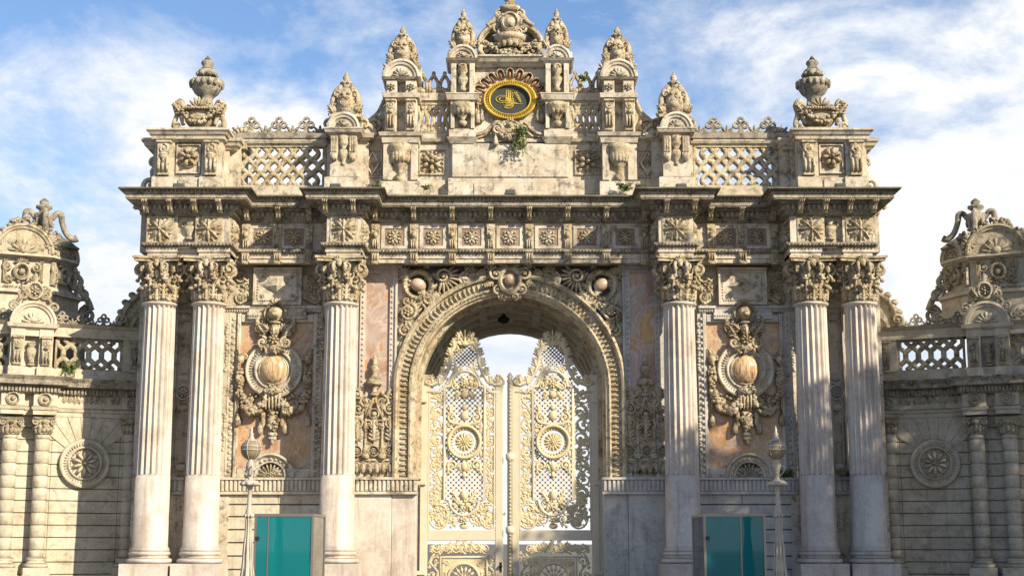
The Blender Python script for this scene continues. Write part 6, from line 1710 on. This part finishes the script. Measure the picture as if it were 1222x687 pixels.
nt.links.new(pos(nt), br.inputs['Vector']); nt.links.new(br.outputs[0], bs.inputs['Base Color']); bs.inputs['Roughness'].default_value = .8; M['paving'] = mt
flat('pavement', M['paving'], -30, 30, -60, 12, .004)
# ---- trees added out of view to the right, placed to shade the right half
def tree(x, y, h, r, cz, seed, label, n=5200):
    t = thing('plane_tree', label, 'tree', (x, y, 0)); w = (x, y, 0); R = random.Random(seed)
    b = MB(); limbs = []
    b.tube([(x, -y, 0), (x+.1, -y, h*.2), (x-.1, -y+.1, h*.45), (x, -y, h*.75)], [.45, .36, .28, .12], 10)
    for i in range(12):
        a = R.uniform(0, 2*pi); z0_ = h*R.uniform(.25, .6); L = r*R.uniform(.6, .95)
        e = (x+cos(a)*L, -y+sin(a)*L, z0_+h*R.uniform(.12, .32)); mid = (x+cos(a)*L*.45, -y+sin(a)*L*.45, z0_+h*.08)
        b.tube([(x, -y, z0_), mid, e], [.16, .10, .03], 6); limbs.append(e)
    build(b, 'trunk', M['bark'], t, w)
    b = MB(); cl = [(x+R.gauss(0, .45)*r, -y+R.gauss(0, .45)*r, cz+R.gauss(0, .4)*(h-cz)) for _ in range(60)]+limbs
    for _ in range(n):
        c = R.choice(cl); s_ = 1.0
        px, po, pz = c[0]+R.gauss(0, .65), c[1]+R.gauss(0, .65), c[2]+R.gauss(0, .5)
        d = [Vector((R.gauss(0, 1), R.gauss(0, 1), R.gauss(0, 1))).normalized() for _ in range(2)]; e1 = d[0]*.20; e2 = d[0].cross(d[1]).normalized()*.17
        P_ = Vector((px, po, pz)); b.add([tuple(P_-e1), tuple(P_-e2*.8), tuple(P_+e1), tuple(P_+e2)], [(0, 1, 2, 3)])
    build(b, 'crown', M['leafm'], t, w)
SA, SE = radians(47), radians(31)
TREES = [(17.8, -16, 15.5, 3.6, 11.5, 1), (24.0, -16.5, 20.5, 4.6, 14.5, 2), (31.0, -14, 23, 5.5, 16, 3), (22.0, -21, 14, 4, 9, 4)]
labs = ['broad-leaved plane tree on the square, nearest to the gateway axis', 'tall plane tree on the square behind the nearest one', 'tallest plane tree furthest to the right on the square', 'low bushy plane tree standing closest to the viewer']
for tr, lb in zip(TREES, labs): tree(*tr, lb, 9000)
# ---- camera
cam = bpy.data.cameras.new('camera'); co = bpy.data.objects.new('camera', cam); bpy.context.scene.collection.objects.link(co)
co.location = (0, -D, HC); co.rotation_euler = (pi/2+PT, 0, 0); cam.sensor_width = 36; cam.lens = 36*F/1222; cam.clip_end = 5000; cam.shift_x = (611-CX)/1222
bpy.context.scene.camera = co
# ---- sun and sky
sun = bpy.data.lights.new('sun', 'SUN'); so = bpy.data.objects.new('sun', sun); bpy.context.scene.collection.objects.link(so)
sun.energy = 5.0; sun.angle = radians(.5); sun.color = (1.0, .87, .66)
sd = Vector((sin(SA)*cos(SE), -cos(SA)*cos(SE), sin(SE))); so.rotation_euler = sd.to_track_quat('Z', 'Y').to_euler()
wd = bpy.data.worlds.new('World'); bpy.context.scene.world = wd; wd.use_nodes = True; nt = wd.node_tree; bg = nt.nodes['Background']
sky = nt.nodes.new('ShaderNodeTexSky'); sky.sky_type = 'NISHITA'; sky.sun_disc = False; sky.sun_elevation = SE; sky.sun_rotation = pi-SA; sky.air_density = 1.0; sky.dust_density = .6; sky.ozone_density = 1.5
tc = nt.nodes.new('ShaderNodeTexCoord'); sp = nt.nodes.new('ShaderNodeSeparateXYZ'); nt.links.new(tc.outputs['Generated'], sp.inputs[0])
mp = nt.nodes.new('ShaderNodeMapping'); mp.inputs['Scale'].default_value = (1, 1, 1.9); mp.inputs['Rotation'].default_value = (0, radians(20), 0); mp.inputs['Location'].default_value = (.35, 0, .1); nt.links.new(tc.outputs['Generated'], mp.inputs[0])
n1 = noise(nt, mp.outputs[0], 6.5, 12, .62, .25); n2 = noise(nt, mp.outputs[0], 2.2, 3, .5, .2)
den = math_(nt, 'ADD', math_(nt, 'MULTIPLY', n1, .75), math_(nt, 'MULTIPLY', n2, .35))
# cloud thickens towards the horizon and to the east (right)
den = math_(nt, 'ADD', den, math_(nt, 'MULTIPLY', math_(nt, 'SUBTRACT', .26, sp.outputs[2]), .95))
den = math_(nt, 'ADD', den, math_(nt, 'MULTIPLY', sp.outputs[0], .22))
cov = ramp(nt, den, [(.40, (0, 0, 0)), (.49, (.38, .38, .38)), (.59, (1, 1, 1))])
tint = nt.nodes.new('ShaderNodeMix'); tint.data_type = 'RGBA'; tint.blend_type = 'MULTIPLY'; tint.inputs[0].default_value = 1; tint.inputs[7].default_value = (1.65, 1.85, 2.1, 1)
nt.links.new(sky.outputs[0], tint.inputs[6])
cl = ramp(nt, n1, [(.38, (8.6, 9.6, 11.2)), (.58, (12.0, 12.1, 12.2))])
mx_ = nt.nodes.new('ShaderNodeMix'); mx_.data_type = 'RGBA'; nt.links.new(cov, mx_.inputs[0]); nt.links.new(tint.outputs[2], mx_.inputs[6]); nt.links.new(cl, mx_.inputs[7])
nt.links.new(mx_.outputs[2], bg.inputs[0]); bg.inputs[1].default_value = .05
sc = bpy.context.scene; vs_ = sc.view_settings; vs_.view_transform = 'Standard'; vs_.look = 'None'; vs_.exposure = .8; vs_.gamma = 1; vs_.use_curve_mapping = False
for o in sc.objects:
    for k in ('_w', 'used'):
        if k in o: del o[k]
